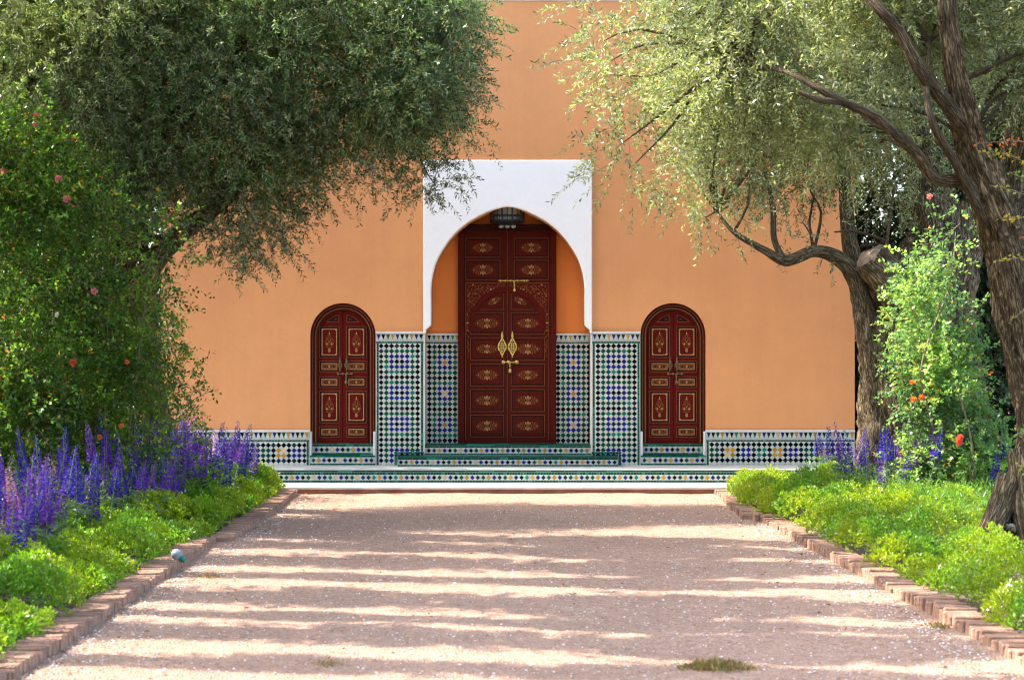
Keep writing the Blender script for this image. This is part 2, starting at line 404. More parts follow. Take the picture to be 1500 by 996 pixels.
def panel(name, x0, x1, top, bot, yb, nc, cx0, pitch, nr, ry0, cf, side=(True, True), fr=(490, 498.6), gr=(500.2, 503), wside=(0, 0)):
    """x0..bot: picture measurements at depth yb"""
    X0, X1, ZT, ZB = WX(x0, yb), WX(x1, yb), WZ(top, yb), WZ(bot, yb)
    back = MB(); back.box(X0, X1, yb, yb+.04, ZB, ZT)
    o = back.build('tiled_panel', [M['grout']], gate)
    cp = MB(); cp.box(X0-.004, X1+.004, yb-.014, yb+.02, ZT-.022, ZT+.006); cp.build('white_trim', [M['marble']], o, bevel=.004)
    z = MB()
    frieze(z, X0+.006, X1-.006, WZ(fr[1], yb), WZ(fr[0], yb), yb)
    gz1, gz0 = WZ(gr[0], yb), WZ(gr[1], yb); gx0, gx1 = X0, X1
    green_h(z, X0+.004, X1-.004, gz0, gz1, yb)
    S = F/(DW+yb)
    if side[0]: gx0 = X0+.044; green_v(z, X0+.012, gx0-.004, ZB, gz0, yb)
    if side[1]: gx1 = X1-.044; green_v(z, gx1+.004, X1-.012, ZB, gz0, yb)
    checker(z, WX(cx0, yb), pitch/S, nc, WZ(ry0, yb), 7.62/S, nr, yb, cf, gx0, gx1, ZB, gz0)
    tag(z.build('zellige_tiles', [M['zellige']], o, recalc=False), kind='stuff')
    return o
def cf_pillar(r, c):
    r6 = r % 6
    if r6 == 0 or c in (0, 7): return K
    if r6 in (1, 5) or c in (1, 6): return G
    if r6 == 3 and c in (3, 4): return K
    return B_
def cf_niche(r, c):
    r6 = r % 6
    if r6 == 0 or c in (0, 6): return K
    if r6 in (1, 5) or c in (1, 5): return G
    if r6 == 3 and c == 3: return Yw
    return B_
YP = -.03
panel('p', 550.5, 621, 486.5, 681.5, YP, 8, 558.4, 7.62, 23, 506.8, cf_pillar)
panel('p', 867, 938, 486.5, 681.5, YP, 8, 876.0, 7.62, 23, 506.8, cf_pillar)
YN = NB-.03
panel('p', 618, 674, 489, 650, YN, 7, 629.0, 7.5, 19, 508, cf_niche, side=(False, False), fr=(491, 499.5), gr=(501, 503.5))
panel('p', 811, 867, 489, 650, YN, 7, 817.5, 7.5, 19, 508, cf_niche, side=(False, False), fr=(491, 499.5), gr=(501, 503.5))
def cf_dado(order, off):
    def f(r, c):
        if r in (0, 3): return K
        q = (c+off) % 3
        if q == 2: return K
        return order[((c+off)//3) % len(order)]
    return f
YD = -.05
def cfl(r, c):    # counted from the right-hand end
    cc = 27-c
    if r in (0, 3) or cc % 3 == 0: return K
    return (B_, Yw, G)[(cc//3) % 3]
panel('d', 236, 453.5, 630.5, 681.5, YD, 28, 446-27*7.57, 7.57, 4, 652, cfl, side=(False, True), fr=(633.5, 642.5), gr=(644.2, 646.8))
panel('d', 1034, 1252, 630.5, 681.5, YD, 27, 1042.6, 7.7, 4, 651, cf_dado((G, Yw, B_), 0), side=(True, False), fr=(633.5, 642.5), gr=(644.2, 646.8))
# white upright edges beside the tiled panels and small doors
t = MB()
for a, c, z0, z1 in ((453.6, 456.4, 632, 667), (1031, 1033.8, 632, 667), (546.6, 550.2, 632, 667), (938.4, 941.6, 632, 667)):
    t = MB(); t.pbox(a, c, z0, z1, -.046, .3); t.build('white_edge', [M['marble']], gate, bevel=.004)
for a, c in ((547.8, 550.2), (938.2, 940.6)): pass
for a, c in ((620.4, 622.4), (865.6, 867.4)): t = MB(); t.pbox(a, c, 490, 664, -.032, .2); t.build('reveal_edge', [M['marble']], gate, bevel=.003)

DI = [B_, K, G, Yw]
def riser(parent, x0, x1, ztop, zbot, yf, ph=0, dz=None, top=None, yb=None, depth=.5, botg=True, nm='step', topmat='zellige'):
    """tiled step front, x in metres"""
    h = ztop-zbot; z = MB(); y = yf
    tg = top or h*.26; bgz = h*.17 if botg else 0
    if tg > .04:
        green_h(z, x0, x1, ztop-tg*.42, ztop-.002, y, .19); green_h(z, x0, x1, ztop-tg, ztop-tg*.44, y, .038)
    else: green_h(z, x0, x1, ztop-tg, ztop-.002, y, .1)
    if botg: green_h(z, x0, x1, zbot, zbot+bgz, y)
    zc0, zc1 = zbot+bgz, ztop-tg; zc = (zc0+zc1)/2; p = .0735; n = int((x1-x0)/p); off = ((x1-x0)-n*p)/2+p/2
    hz = (zc1-zc0)/2*.86
    for i in range(n):
        x = x0+off+i*p
        diamond(z, x, zc, p*.40, y, DI[(i+ph) % 4], min(hz, p*.42))
    for i in range(n+1):
        x = x0+off+(i-.5)*p
        for s in (-1, 1):
            zz = zc1-.003 if s > 0 else zc0+.003
            if x-p*.42 > x0 and x+p*.42 < x1: tri(z, [(x-p*.40, zz), (x+p*.40, zz), (x, zc+s*.006)] if s < 0 else [(x, zc+s*.006), (x+p*.40, zz), (x-p*.40, zz)], y, WH)
    tag(z.build('zellige_tiles', [M['zellige']], parent, recalc=False), kind='stuff')
def tread(parent, x0, x1, y0, y1, z, name='green_tread'):
    t_ = MB(); nx = max(1, round((x1-x0)/.19)); ny = max(1, round((y1-y0)/.1))
    for i in range(nx):
        for j in range(ny):
            a0, a1 = x0+(x1-x0)*i/nx+.001, x0+(x1-x0)*(i+1)/nx-.001; b0, b1 = y0+(y1-y0)*j/ny+.001, y0+(y1-y0)*(j+1)/ny-.001
            zz = z+random.uniform(0, .0012)
            t_.add([(a0, b0, zz), (a1, b0, zz), (a1, b1, zz), (a0, b1, zz), (a0, b0, z-.01), (a1, b0, z-.01), (a1, b1, z-.01), (a0, b1, z-.01)], [(0, 1, 2, 3), (4, 5, 1, 0), (5, 6, 2, 1), (7, 4, 0, 3), (6, 7, 3, 2)], 0, jit(G))
    return tag(t_.build(name, [M['zellige']], parent), kind='stuff')
# terrace: two tiers the width of the building
XE1 = 4.95
b = MB(); b.box(-XE1, XE1, Y_L1, Y_L2, -.05, L1-.03)
ter1 = tag(b.build('lower_terrace', [M['riser']]), kind='structure')
b = MB(); b.box(-XE1, XE1, Y_L1-.02, Y_L2, L1-.03, L1); b.build('stone_coping', [M['marble']], ter1, bevel=.006)
b = MB(); b.box(-XE1, XE1, Y_L2+.006, -.0, -.05, L2-.022)
ter2 = tag(b.build('upper_terrace', [M['grout']]), kind='structure')
b = MB(); b.box(-XE1, XE1, Y_L2-.008, -.0, L2-.02, L2); b.build('stone_coping', [M['marble2']], ter2, bevel=.005)
riser(ter2, -XE1, XE1, L2-.021, L1+.002, Y_L2+.006, ph=0, top=.06)
# central steps
LA, LB = .400, .546
ya = -.36
st = MB(); st.box(WX(582.5, ya), WX(905, ya), ya+.006, -.0, L2, LA-.012); stp = tag(st.build('central_step', [M['grout']]), kind='structure')
riser(stp, WX(582.5, ya), WX(905, ya), LA-.012, L2+.002, ya+.006, 1, top=.034)
tread(stp, WX(582.5, ya)-.006, WX(905, ya)+.006, ya-.004, -.034, LA)
st = MB()
for s in (577.5, 905.2): st.pbox(s, s+4.5, 664.5, 681, -.045, -.02)
for s in (577.5, 905.2): st.pbox(s if s < 700 else 866, 622 if s < 700 else s+4.5, 661.3, 664.4, -.046, -.02)
st2 = MB()
green_v(st2, WX(578), WX(582), L2, WZ(664.5), -.046); green_v(st2, WX(905.6), WX(909.6), L2, WZ(664.5), -.046)
green_h(st2, WX(578), WX(621), WZ(664.5), WZ(661.3), -.047); green_h(st2, WX(866.5), WX(909.6), WZ(664.5), WZ(661.3), -.047)
tag(st2.build('green_border', [M['zellige']], stp, recalc=False), kind='stuff'); st.build('border_bed', [M['grout']], stp)
st = MB(); st.box(WX(622), WX(866), .0, NB, -.05, LB-.012); thr = tag(st.build('threshold', [M['grout']]), kind='structure')
riser(thr, WX(622.4), WX(865.6), LB-.012, LA+.002, -.0, 1, top=.03)
tread(thr, WX(622.4), WX(865.6), -.006, NB-.05, LB)
for cx in DOORS:
    s0, s1 = cx-45.5, cx+44.3
    st = MB(); st.pbox(cx-48.4, cx+48.2, 667, 683, -.052, .0, yr=-.052); sp = tag(st.build('side_door_step', [M['grout']]), kind='structure')
    riser(sp, WX(cx-48), WX(cx+48), WZ(666.8, -.052), L2+.002, -.053, 2, top=.026)
    tread(sp, WX(s0), WX(s1), -.055, .05, WZ(666, -.05))
    st = MB(); st.box(WX(s0), WX(s1), .05, .5, L2-.1, WZ(650.5, .05)); st.build('upper_step', [M['grout']], sp)
    riser(sp, WX(s0), WX(s1), WZ(650.6, .05), WZ(665.9, .05), .048, 0, top=.03)
    tread(sp, WX(s0), WX(s1), .044, .2, WZ(649.8, .05)+.003)

# ------------------------------------------------------------------ doors
def ring(mb, px0, px1, py0, py1, w_, y0, y1, mat):
    mb.pbox(px0, px1, py0, py0+w_, y0, y1, mat); mb.pbox(px0, px1, py1-w_, py1, y0, y1, mat)
    mb.pbox(px0, px0+w_, py0+w_, py1-w_, y0, y1, mat); mb.pbox(px1-w_, px1, py0+w_, py1-w_, y0, y1, mat)
def ell(mb, x, z, a, b, y, mat, n=8, rot=0):
    mb.add([(x+a*math.cos(t)*math.cos(rot)-b*math.sin(t)*math.sin(rot), y, z+a*math.cos(t)*math.sin(rot)+b*math.sin(t)*math.cos(rot)) for t in [2*math.pi*k/n for k in range(n)]], [tuple(range(n))], mat)
def petal_ring(mb, x, z, a, b, y, mat, w_=.22, n=10, rot=0):
    A = []; Bq = []
    for k in range(n):
        t = 2*math.pi*k/n
        for L_, s in ((A, 1), (Bq, 1-w_*2)):
            p, q = a*s*math.cos(t), b*s*math.sin(t); L_.append((x+p*math.cos(rot)-q*math.sin(rot), y, z+p*math.sin(rot)+q*math.cos(rot)))
    mb.add(A+Bq, [(k, (k+1) % n, n+(k+1) % n, n+k) for k in range(n)], mat)
u = 1/105
def medallion():
    m = MB()       # wide oval arabesque of petals, 34 x 17 units
    ell(m, 0, 0, 1.5*u, 2.2*u, 0, 0)
    for s in (-1, 1):
        ell(m, 0, s*5.6*u, 1.5*u, 1.8*u, 0, 1); petal_ring(m, s*3.6*u, 0, 2.6*u, 3.0*u, 0, 0); ell(m, s*3.4*u, 4.8*u, 1.6*u, .9*u, 0, 1, rot=s*.8); ell(m, s*3.4*u, -4.8*u, 1.6*u, .9*u, 0, 1, rot=-s*.8)
        for q in (-1, 1):
            petal_ring(m, s*2.4*u, q*3.8*u, 2.3*u, 1.4*u, 0, 1, rot=s*q*.7)
            petal_ring(m, s*8.2*u, q*3.4*u, 2.7*u, 1.7*u, 0, 0, rot=-s*q*.35)
            petal_ring(m, s*12.2*u, q*2.1*u, 2.2*u, 1.4*u, 0, 0, rot=-s*q*.5)
            ell(m, s*6.2*u, q*6.4*u, 1.5*u, .8*u, 0, 0, rot=-s*q*.3); ell(m, s*10.4*u, q*5.2*u, 1.4*u, .7*u, 0, 0, rot=-s*q*.5)
            ell(m, s*14.4*u, q*2.9*u, 1.1*u, .6*u, 0, 0, rot=-s*q*.9)
        petal_ring(m, s*8.8*u, 0, 2.0*u, 1.5*u, 0, 0); ell(m, s*13.4*u, 0, 1.3*u, .7*u, 0, 1); ell(m, s*16.2*u, 0, 1.2*u, .7*u, 0, 0)
    return m.mesh('medallion', [M['gold'], M['cream']], recalc=False)
def flower_motif():
    m = MB()       # tall vase of flowers 12 x 26 units
    petal_ring(m, 0, -11*u, 1.9*u, 2.6*u, 0, 1); ell(m, 0, -11*u, .6*u, 1.1*u, 0, 1)
    ell(m, 0, -7.6*u, 2.6*u, .8*u, 0, 0)
    for s in (-1, 1):
        ell(m, s*3.5*u, -2.6*u, 1.4*u, 1.4*u, 0, 1); petal_ring(m, s*3.4*u, -5.6*u, 2.2*u, 1.3*u, 0, 0, rot=s*.6)
        petal_ring(m, s*4.6*u, 1.2*u, 1.5*u, 2.6*u, 0, 0, rot=-s*.15); petal_ring(m, s*3.2*u, 5.4*u, 1.3*u, 2.3*u, 0, 0, rot=s*.45)
        ell(m, s*1.8*u, 2.6*u, 1.0*u, 2.0*u, 0, 0, rot=-s*.3); ell(m, s*1.7*u, 9.6*u, .7*u, 1.6*u, 0, 0, rot=s*.5); ell(m, s*6*u, -2*u, .8*u, 1.4*u, 0, 0)
    petal_ring(m, 0, 6.8*u, 1.6*u, 2.6*u, 0, 0); ell(m, 0, 11.5*u, .7*u, 2.2*u, 0, 1); petal_ring(m, 0, -2*u, 1.8*u, 3*u, 0, 0); ell(m, 0, 0, .9*u, 1.3*u, 0, 1)
    return m.mesh('flower_motif', [M['gold'], M['cream']], recalc=False)
def bar_motif():
    m = MB(); ell(m, 0, 0, 1.6*u, 1.6*u, 0, 1)
    for s in (-1, 1):
        petal_ring(m, s*4.4*u, 0, 3.0*u, 2.2*u, 0, 0); ell(m, s*8*u, 0, 1.0*u, 1.3*u, 0, 0)
    return m.mesh('bar_motif', [M['ddark'], M['cream']], recalc=False)
MED, FLO, BAR = medallion(), flower_motif(), bar_motif()
# main door: frame is the part, leaves, panels, motifs and fittings its sub-parts
yF = NB-.10; yL = NB-.06
fr = MB(); fr.pbox(671, 680, 338, 649.5, yF, NB); fr.pbox(806, 815, 338, 649.5, yF, NB)
fr.pbox(671, 815, 333.5, 338, yF-.02, NB+.002, 1); fr.pbox(660, 826, 328.8, 333.3, yF-.03, NB+.002, 1)
for s in (689, 797): fr.pbox(s-7, s+7, 330, 338.6, yF-.06, yF-.02, 1)
md = fr.build('main_door', [M['dred'], M['ddark']], gate, bevel=.004); md['label'] = 'tall dark red double door with gilded carved panels'
for x0, x1 in ((680.2, 742.5), (743.7, 805.8)):
    q = MB(); q.pbox(x0, x1, 338.2, 649.2, yL, NB-.01); q.build('door_leaf', [M['dred']], md, bevel=.004)
def dpanel(x0, x1, y0, y1, parent, motif=None, inset=2.2, yl=yL, matp='dred2'):
    q = MB(); ring(q, x0, x1, y0, y1, .8, yl-.008, yl+.004, 1); ring(q, x0+.9, x1-.9, y0+.9, y1-.9, 1.9, yl-.0035, yl+.004, 2)
    q.pbox(x0+3.4, x1-3.4, y0+3.4, y1-3.4, yl-.006, yl+.004, 0)
    o = q.build('door_panel', [M[matp], M['gline'], M['ddark']], parent)
    if motif:
        p = W((x0+x1)/2, (y0+y1)/2, yl-.0085); mo_ = put('painted_motif', motif, parent, p); mo_.scale = (random.uniform(.92, 1.05), 1, random.uniform(.9, 1.06)); mo_.rotation_euler = (0, random.gauss(0, .02), 0)
    return o
for y0, y1 in ((348.5, 377.3), (381, 410)):
    dpanel(681.8, 732.8, y0, y1, md, MED); dpanel(752.8, 803.8, y0, y1, md, MED)
for y0, y1 in ((457.5, 489.5), (495, 527.5), (533, 565.5), (570, 603), (607.5, 640)):
    dpanel(688.8, 738.2, y0, y1, md, MED); dpanel(748.4, 798, y0, y1, md, MED)
q = MB()      # frame line round the lower part
for x0, x1 in ((681.4, 682.3), (803.6, 804.5)): q.pbox(x0, x1, 414, 645, yL-.012, yL+.002)
q.pbox(682.3, 741.5, 414, 414.9, yL-.012, yL+.002); q.pbox(744.5, 803.6, 414, 414.9, yL-.012, yL+.002)
q.build('painted_line', [M['gline']], md)
# horseshoe arch and gilded spandrels on the door
def arcx(t): return 743-54*math.cos(t), 478-54*math.sin(t)*1.0
for s in (-1, 1):
    A = [(743+s*(743-x), y) for x, y in [arcx(R(a)) for a in range(-8, 91, 7)]]
    Bq = [(743+s*(743-x)*.945, 478+(y-478)*.945) for x, y in [arcx(R(a)) for a in range(-8, 91, 7)]]
    A = P2(A, yL); Bq = P2(Bq, yL); q = MB(); q.band(A, Bq, yL-.016, yL+.002); q.build('door_arch', [M['dred3']], md)
    Ao = []; Ai = []
    for a in range(-8, 89, 6):
        x, y = arcx(R(a)); dx, dy = x-743, y-478; k = min(60.6/max(abs(dx), 1e-3), 63/max(-dy, 1e-3)); ox, oy = 743+dx*k, 478+dy*k
        for L_, (u_, v_) in ((Ao, (ox, oy)), (Ai, (x, y))): L_.append((u_ if s < 0 else 1486-u_, v_))
    q = MB(); q.band(P2(Ao, yL), P2(Ai, yL), yL-.0095, yL+.002); q.build('spandrel_panel', [M['dred2']], md); q = MB()
    rr = random.Random(3)
    def inside(x, y):
        dx, dy = x-743, y-478
        return 684.5 < x < 738 and 417.5 < y < 526 and (dx*dx+dy*dy > 58**2 and y < 484 or (y >= 484 and x < 687))
    pts = []
    for _ in range(3000):
        x, y = rr.uniform(684, 740), rr.uniform(417, 526)
        if inside(x, y) and all((x-a)**2+(y-b_)**2 > 10 for a, b_ in pts): pts.append((x, y))
    for k, (x, y) in enumerate(pts):
        xx = x if s < 0 else 1486-x; p = W(xx, y, yL)
        big = rr.random() < .45
        ro = rr.uniform(0, 3.1)*(1 if s < 0 else -1)
        (petal_ring if big else ell)(q, p.x, p.z, rr.uniform(1.3, 2.4)*u, rr.uniform(.7, 1.3)*u, yL-.0102, 1 if rr.random() < .75 else 2, rot=ro)
    tag(q.build('gilded_foliage', [M['dred2'], M['gold'], M['cream']], md, recalc=False), kind='stuff')
    xs = (704, 738.2) if s < 0 else (748.4, 782)
    q = MB(); q.pbox(xs[0], xs[1], 453, 453.8, yL-.009, yL+.002, 0); e = 738.2 if s < 0 else 748.4; q.pbox(e-.8 if s < 0 else e, e if s < 0 else e+.8, 430, 453, yL-.009, yL+.002, 0)
    q.build('painted_line', [M['gline']], md)
    mo = put('painted_motif', MED, md, W(724 if s < 0 else 762, 441, yL-.009)); mo.scale = (.62, 1, .62); mo.rotation_euler = (0, R(28)*s, 0)
for s, cx in ((-1, 735.6), (1, 750.6)):     # pierced knockers
    q = MB(); c = W(cx, 508, yL-.03)
    out = [(0, 14.5), (2.3, 11), (4.4, 6.5), (5.8, 5.2), (6.9, 0), (5.8, -5), (4, -6.5), (2.4, -10.5), (0, -14)]
    out = [(x, z) for x, z in out]+[(-x, z) for x, z in out[-2:0:-1]]
    A = [(c.x+x*u, c.z+z*u) for x, z in out]; Bq = [(c.x+x*u*.78, c.z+z*u*.8) for x, z in out]
    q.band(A[::-1], Bq[::-1], c.y, c.y+.012, 0, closed=True)
    for (x, z) in [(0, 0), (0, 5.2), (0, -5.2), (3, 2.6), (-3, 2.6), (3, -2.6), (-3, -2.6), (0, 9.6), (0, -9)]:
        n = 8; r0, r1 = (1.9*u, 1.1*u) if (x or z) else (2.4*u, 1.3*u)
        q.band([(c.x+x*u+r0*math.cos(2*math.pi*k/n), c.z+z*u+r0*math.sin(2*math.pi*k/n)) for k in range(n)], [(c.x+x*u+r1*math.cos(2*math.pi*k/n), c.z+z*u+r1*math.sin(2*math.pi*k/n)) for k in range(n)], c.y+.002, c.y+.010, 0, closed=True)
    q.tube([(c.x, c.y+.006, c.z+14*u), (c.x, c.y+.004, c.z+19*u), (c.x, c.y+.006, c.z+23*u)], [2.0*u, 1.4*u, .5*u], 8)
    q.lathe((c.x, c.y+.006, c.z-15*u), [(.3*u, -1.5*u), (1.6*u, 0), (.6*u, 1.6*u)], 8)
    q.lathe((c.x, yL, c.z+17*u), [(2*u, -.03), (2*u, 0)], 8, axis='y')
    q.build('door_knocker', [M['brass']], md)
q = MB(); c = W(748, 411.2, yL-.02)
q.tube([W(730, 411.2, yL-.02), W(775, 411.2, yL-.02)], .65*u, 8, 0)
for x in (733, 741, 748, 758, 768, 772): q.lathe(W(x, 411.2, yL-.02), [(.9*u, -.012), (1.7*u, -.004), (1.7*u, .004), (.9*u, .012)], 8, 0, axis='y')
q.tube([W(753, 411, yL-.025), W(753.5, 418, yL-.03), W(753.5, 424, yL-.03)], [1.2*u, .8*u, .8*u], 8)
q.lathe(W(753.5, 425, yL-.03), [(1*u, -.01), (2.2*u, -.006), (2.2*u, .006), (1*u, .01)], 10, axis='y'); q.build('door_bolt', [M['brass']], md)
q = MB(); q.tube([W(735, 530.5, yL-.02), W(759, 530.5, yL-.02)], .7*u, 8)
for x in (737.5, 745, 757): q.lathe(W(x, 530.5, yL-.02), [(1*u, -.018), (2.8*u, -.006), (2.8*u, .008), (1*u, .012)], 10, axis='y')
q.tube([W(746.5, 531, yL-.03), W(747, 538, yL-.035)], [1.4*u, 1*u], 8)
q.lathe(W(747, 543, yL-.035), [(1.2*u, -3.6*u), (2.4*u, -2*u), (2.4*u, 1.5*u), (1.2*u, 3.6*u)], 10, axis='z'); q.build('door_latch', [M['brass']], md)

def side_door(cx, label):
    yO, yf, yl = .015, .11, .16
    A = P2(small_arch(cx, 47.6, 649.6), 0); Ai = P2(small_arch(cx, 43.6, 649.6), 0)
    q = MB(); q.band(A, Ai, .035, .5)
    Bo = P2(small_arch(cx, 43.4, 649.6), 0); Bi = P2(small_arch(cx, 37.6, 649.6), 0); q.band(Bo, Bi, .07, .5)
    o = q.build('side_door', [M['dred']], gate); o['label'] = label
    q = MB(); q.band(P2(small_arch(cx, 41, 649.4)), P2(small_arch(cx, 39.9, 649.4)), .064, .08); q.band(P2(small_arch(cx, 44.6, 649.4)), P2(small_arch(cx, 44.1, 649.4)), .03, .045); q.build('painted_line', [M['oldbrass']], o)
    r = 37.4
    for s in (-1, 1):
        arc = [(cx+s*r*math.sin(R(a)), 492-r*math.cos(R(a))) for a in range(1, 91, 8)]
        poly = [(cx+s*.4, 649.3)]+[(cx+s*.4, 492-r)]+arc+[(cx+s*r, 492), (cx+s*r, 649.3)]
        pp = P2(poly, .12)
        if s > 0: pp = pp[::-1]
        q = MB(); q.prism(pp[::-1], .12, .19); q.build('door_leaf', [M['dred3']], o)
        def X_(a): return cx+s*a
        def pan(a0, a1, y0, y1, kind):
            x0, x1 = sorted((X_(a0), X_(a1))); q = MB(); yl = .12
            ring(q, x0, x1, y0, y1, .8, yl-.006, yl+.003, 1); ring(q, x0+.9, x1-.9, y0+.9, y1-.9, 2.4, yl-.003, yl+.004, 2)
            q.pbox(x0+3.4, x1-3.4, y0+3.4, y1-3.4, yl-.006, yl+.004, 4 if kind == 'bar' else 1+0)
            if kind == 'bar': ring(q, x0+3.2, x1-3.2, y0+3.4, y1-3.4, .9, yl-.0075, yl+.002, 3)
            if kind == 'big':
                ring(q, x0+3.5, x1-3.5, y0+3.5, y1-3.5, 1.3, yl-.011, yl+.002, 3); q.pbox(x0+5, x1-5, y0+5, y1-5, yl-.009, yl+.002, 0)
                for ax, ay in ((x0+4.8, y0+4.8), (x1-4.8, y0+4.8), (x0+4.8, y1-4.8), (x1-4.8, y1-4.8)):
                    p = W(ax, ay, yl); ell(q, p.x, p.z, 1.7*u, 1.7*u, yl-.0115, 3)
            q.build('door_panel', [M['dred3'], M['gline'], M['ddark'], M['cream'], M['gold']], o)
            mo = put('painted_motif', FLO if kind == 'big' else BAR, o, W((x0+x1)/2, (y0+y1)/2, yl-.0125 if kind == 'big' else yl-.0075))
            mo.scale = (1, 1, 1.12) if kind == 'big' else (.95, 1, 1)
        pan(5.0, 34.6, 478, 524, 'big'); pan(5, 34.6, 528.5, 545, 'bar'); pan(5, 34.6, 551.5, 568, 'bar'); pan(5, 34.6, 572.5, 619.5, 'big'); pan(5, 34.6, 624.5, 640.5, 'bar')
        for rr_, x0, y1, d, mt in ((31.5, 5.5, 472, .002, 'gline'), (30.6, 6.4, 471.1, .004, 'ddark'), (27.2, 9.6, 468.2, .007, 'gold')):
            pl = []
            a0 = math.asin(x0/rr_); a1 = math.acos((492-y1)/rr_)
            for k in range(9):
                a = a0+(a1-a0)*k/8; pl.append((X_(rr_*math.sin(a)), 492-rr_*math.cos(a)))
            pl.append((X_(x0), y1)); pp = P2(pl, .12)
            q = MB(); q.prism(pp, .12-d, .125); q.build('fan_panel', [M[mt]], o)
        # knocker
        kx = X_(4.2); q = MB(); c = W(kx+ (0 if s<0 else 1.5), 535, .09)
        for k_, (dz, r_) in enumerate(((0, 3.6), (0, 2.0))):
            n = 10; q.band([(c.x+r_*u*math.cos(2*math.pi*k/n), c.z+r_*1.25*u*math.sin(2*math.pi*k/n)) for k in range(n)], [(c.x+(r_-1)*u*math.cos(2*math.pi*k/n), c.z+(r_-1)*1.25*u*math.sin(2*math.pi*k/n)) for k in range(n)], c.y, c.y+.01, closed=True)
        q.tube([(c.x, c.y, c.z+4*u), (c.x-.6*u, c.y, c.z+8*u), (c.x+.5*u, c.y+.01, c.z+12*u)], [1.6*u, .8*u, .8*u], 7); q.tube([(c.x, c.y, c.z-4*u), (c.x, c.y, c.z-8*u)], [1.4*u, .6*u], 7)
        q.lathe((c.x, .10, c.z+6*u), [(1.6*u, -.02), (1.6*u, .02)], 8, axis='y')
        q.build('door_knocker', [M['oldbrass']], o)
    q = MB(); q.tube([W(cx-8.5, 547.5, .1), W(cx+14.5, 547.5, .1)], .7*u, 7)
    for x in (-7, 0, 6, 13): q.lathe(W(cx+x, 547.5, .1), [(1*u, -.012), (1.9*u, -.004), (1.9*u, .02)], 8, axis='y')
    q.tube([W(cx+4.5, 548, .09), W(cx+5, 556, .085)], [1.2*u, .9*u], 7); q.lathe(W(cx+5, 560, .085), [(1*u, -3*u), (2.2*u, -1.5*u), (2.2*u, 1.5*u), (1*u, 3*u)], 8)
    q.build('door_bolt', [M['oldbrass']], o)
side_door(DOORS[0], 'left small arched red door with painted flower panels')
side_door(DOORS[1], 'right small arched red door with painted flower panels')

# lantern hanging in the niche
lx, ly = WX(743, .28), .28
ln = empty('lantern', (lx, ly, WZ(334, .28))); tag(ln, 'dark iron lantern with frosted glass strips hanging in the arch above the main door', 'lantern')
q = MB(); hh = .62; rr0 = .235
q.lathe((0, 0, .03), [(.10, -.0), (rr0*.9, .035), (rr0+.012, .05), (rr0+.012, .075)], 10)
q.lathe((0, 0, hh), [(rr0+.015, 0), (rr0+.015, .03), (.08, .2), (.03, .24)], 10)
q.tube([(0, 0, hh+.2), (0, 0, hh+.62)], .012, 6)
for k in range(20):
    a = 2*math.pi*k/20; r = .008 if k % 2 else .016
    q.tube([(rr0*math.cos(a), rr0*math.sin(a), .1), (rr0*math.cos(a), rr0*math.sin(a), hh)], r, 4)
for zz in (.16, hh-.04): q.lathe((0, 0, zz), [(rr0, -.01), (rr0+.012, 0), (rr0, .01)], 20)
q.build('lantern_frame', [M['iron']], ln)
q = MB(); q.lathe((0, 0, .1), [(rr0-.03, 0), (rr0-.03, hh-.1)], 20); q.build('lantern_glass', [M['lglass']], ln)
q = MB()
for k in range(-1, 2): q.lathe((k*.085, -.05, .012), [(.012, -.02), (.034, -.008), (.038, .02)], 8)
q.build('glass_drop', [M['lglass']], ln)

# ------------------------------------------------------------------ kerbs: bricks set on edge, each one an object
bm_ = []
for k in range(5):
    q = MB(); q.box(-.11, .11, -.030, .030, -.10, .04)
    me = q.mesh('brick', [M['brick']], bevel=.007)
    for v in me.vertices:
        n = noise.noise_vector(v.co*9+Vector((k*7, 0, 0))); v.co += n*.012
    bm_.append(me)
def kerb(name, segs, label):
    top = empty(name, (segs[0][0][0], segs[0][0][1], 0)); tag(top, label, 'kerb')
    cnt = 0
    for (x0, y0), (x1, y1), turn in segs:
        L_ = math.hypot(x1-x0, y1-y0); n = max(1, int(L_/.0685)); ang = math.atan2(y1-y0, x1-x0)-math.pi/2
        for i in range(n):
            t = (i+.5)/n; x = x0+(x1-x0)*t; y = y0+(y1-y0)*t
            nz = noise.noise(Vector((y*.8, x, 5)))*.030
            o = put('brick', random.choice(bm_), top, (x-segs[0][0][0]+nz*1.1+random.gauss(0, .006), y-segs[0][0][1], 0.024+nz*.8+random.gauss(0, .007)))
            o.rotation_euler = (random.gauss(0, .03), random.gauss(0, .03), ang+random.gauss(0, .035)+random.choice((0, math.pi))); cnt += 1
    return top
kerb('kerb', [((-2.80, -1.85), (-2.66, -8.25), 0), ((-2.70, -8.33), (-2.98, -8.33), 1), ((-2.83, -8.42), (-2.62, -19.0), 0)], 'brick kerb edging the left bed, beside the taller crowd of purple flowers')
kerb('kerb', [((2.80, -1.85), (2.62, -5.82), 0), ((2.62, -5.90), (2.90, -5.90), 1), ((2.80, -5.98), (2.99, -19.0), 0)], 'brick kerb edging the right bed, beside the bark covered trunks')

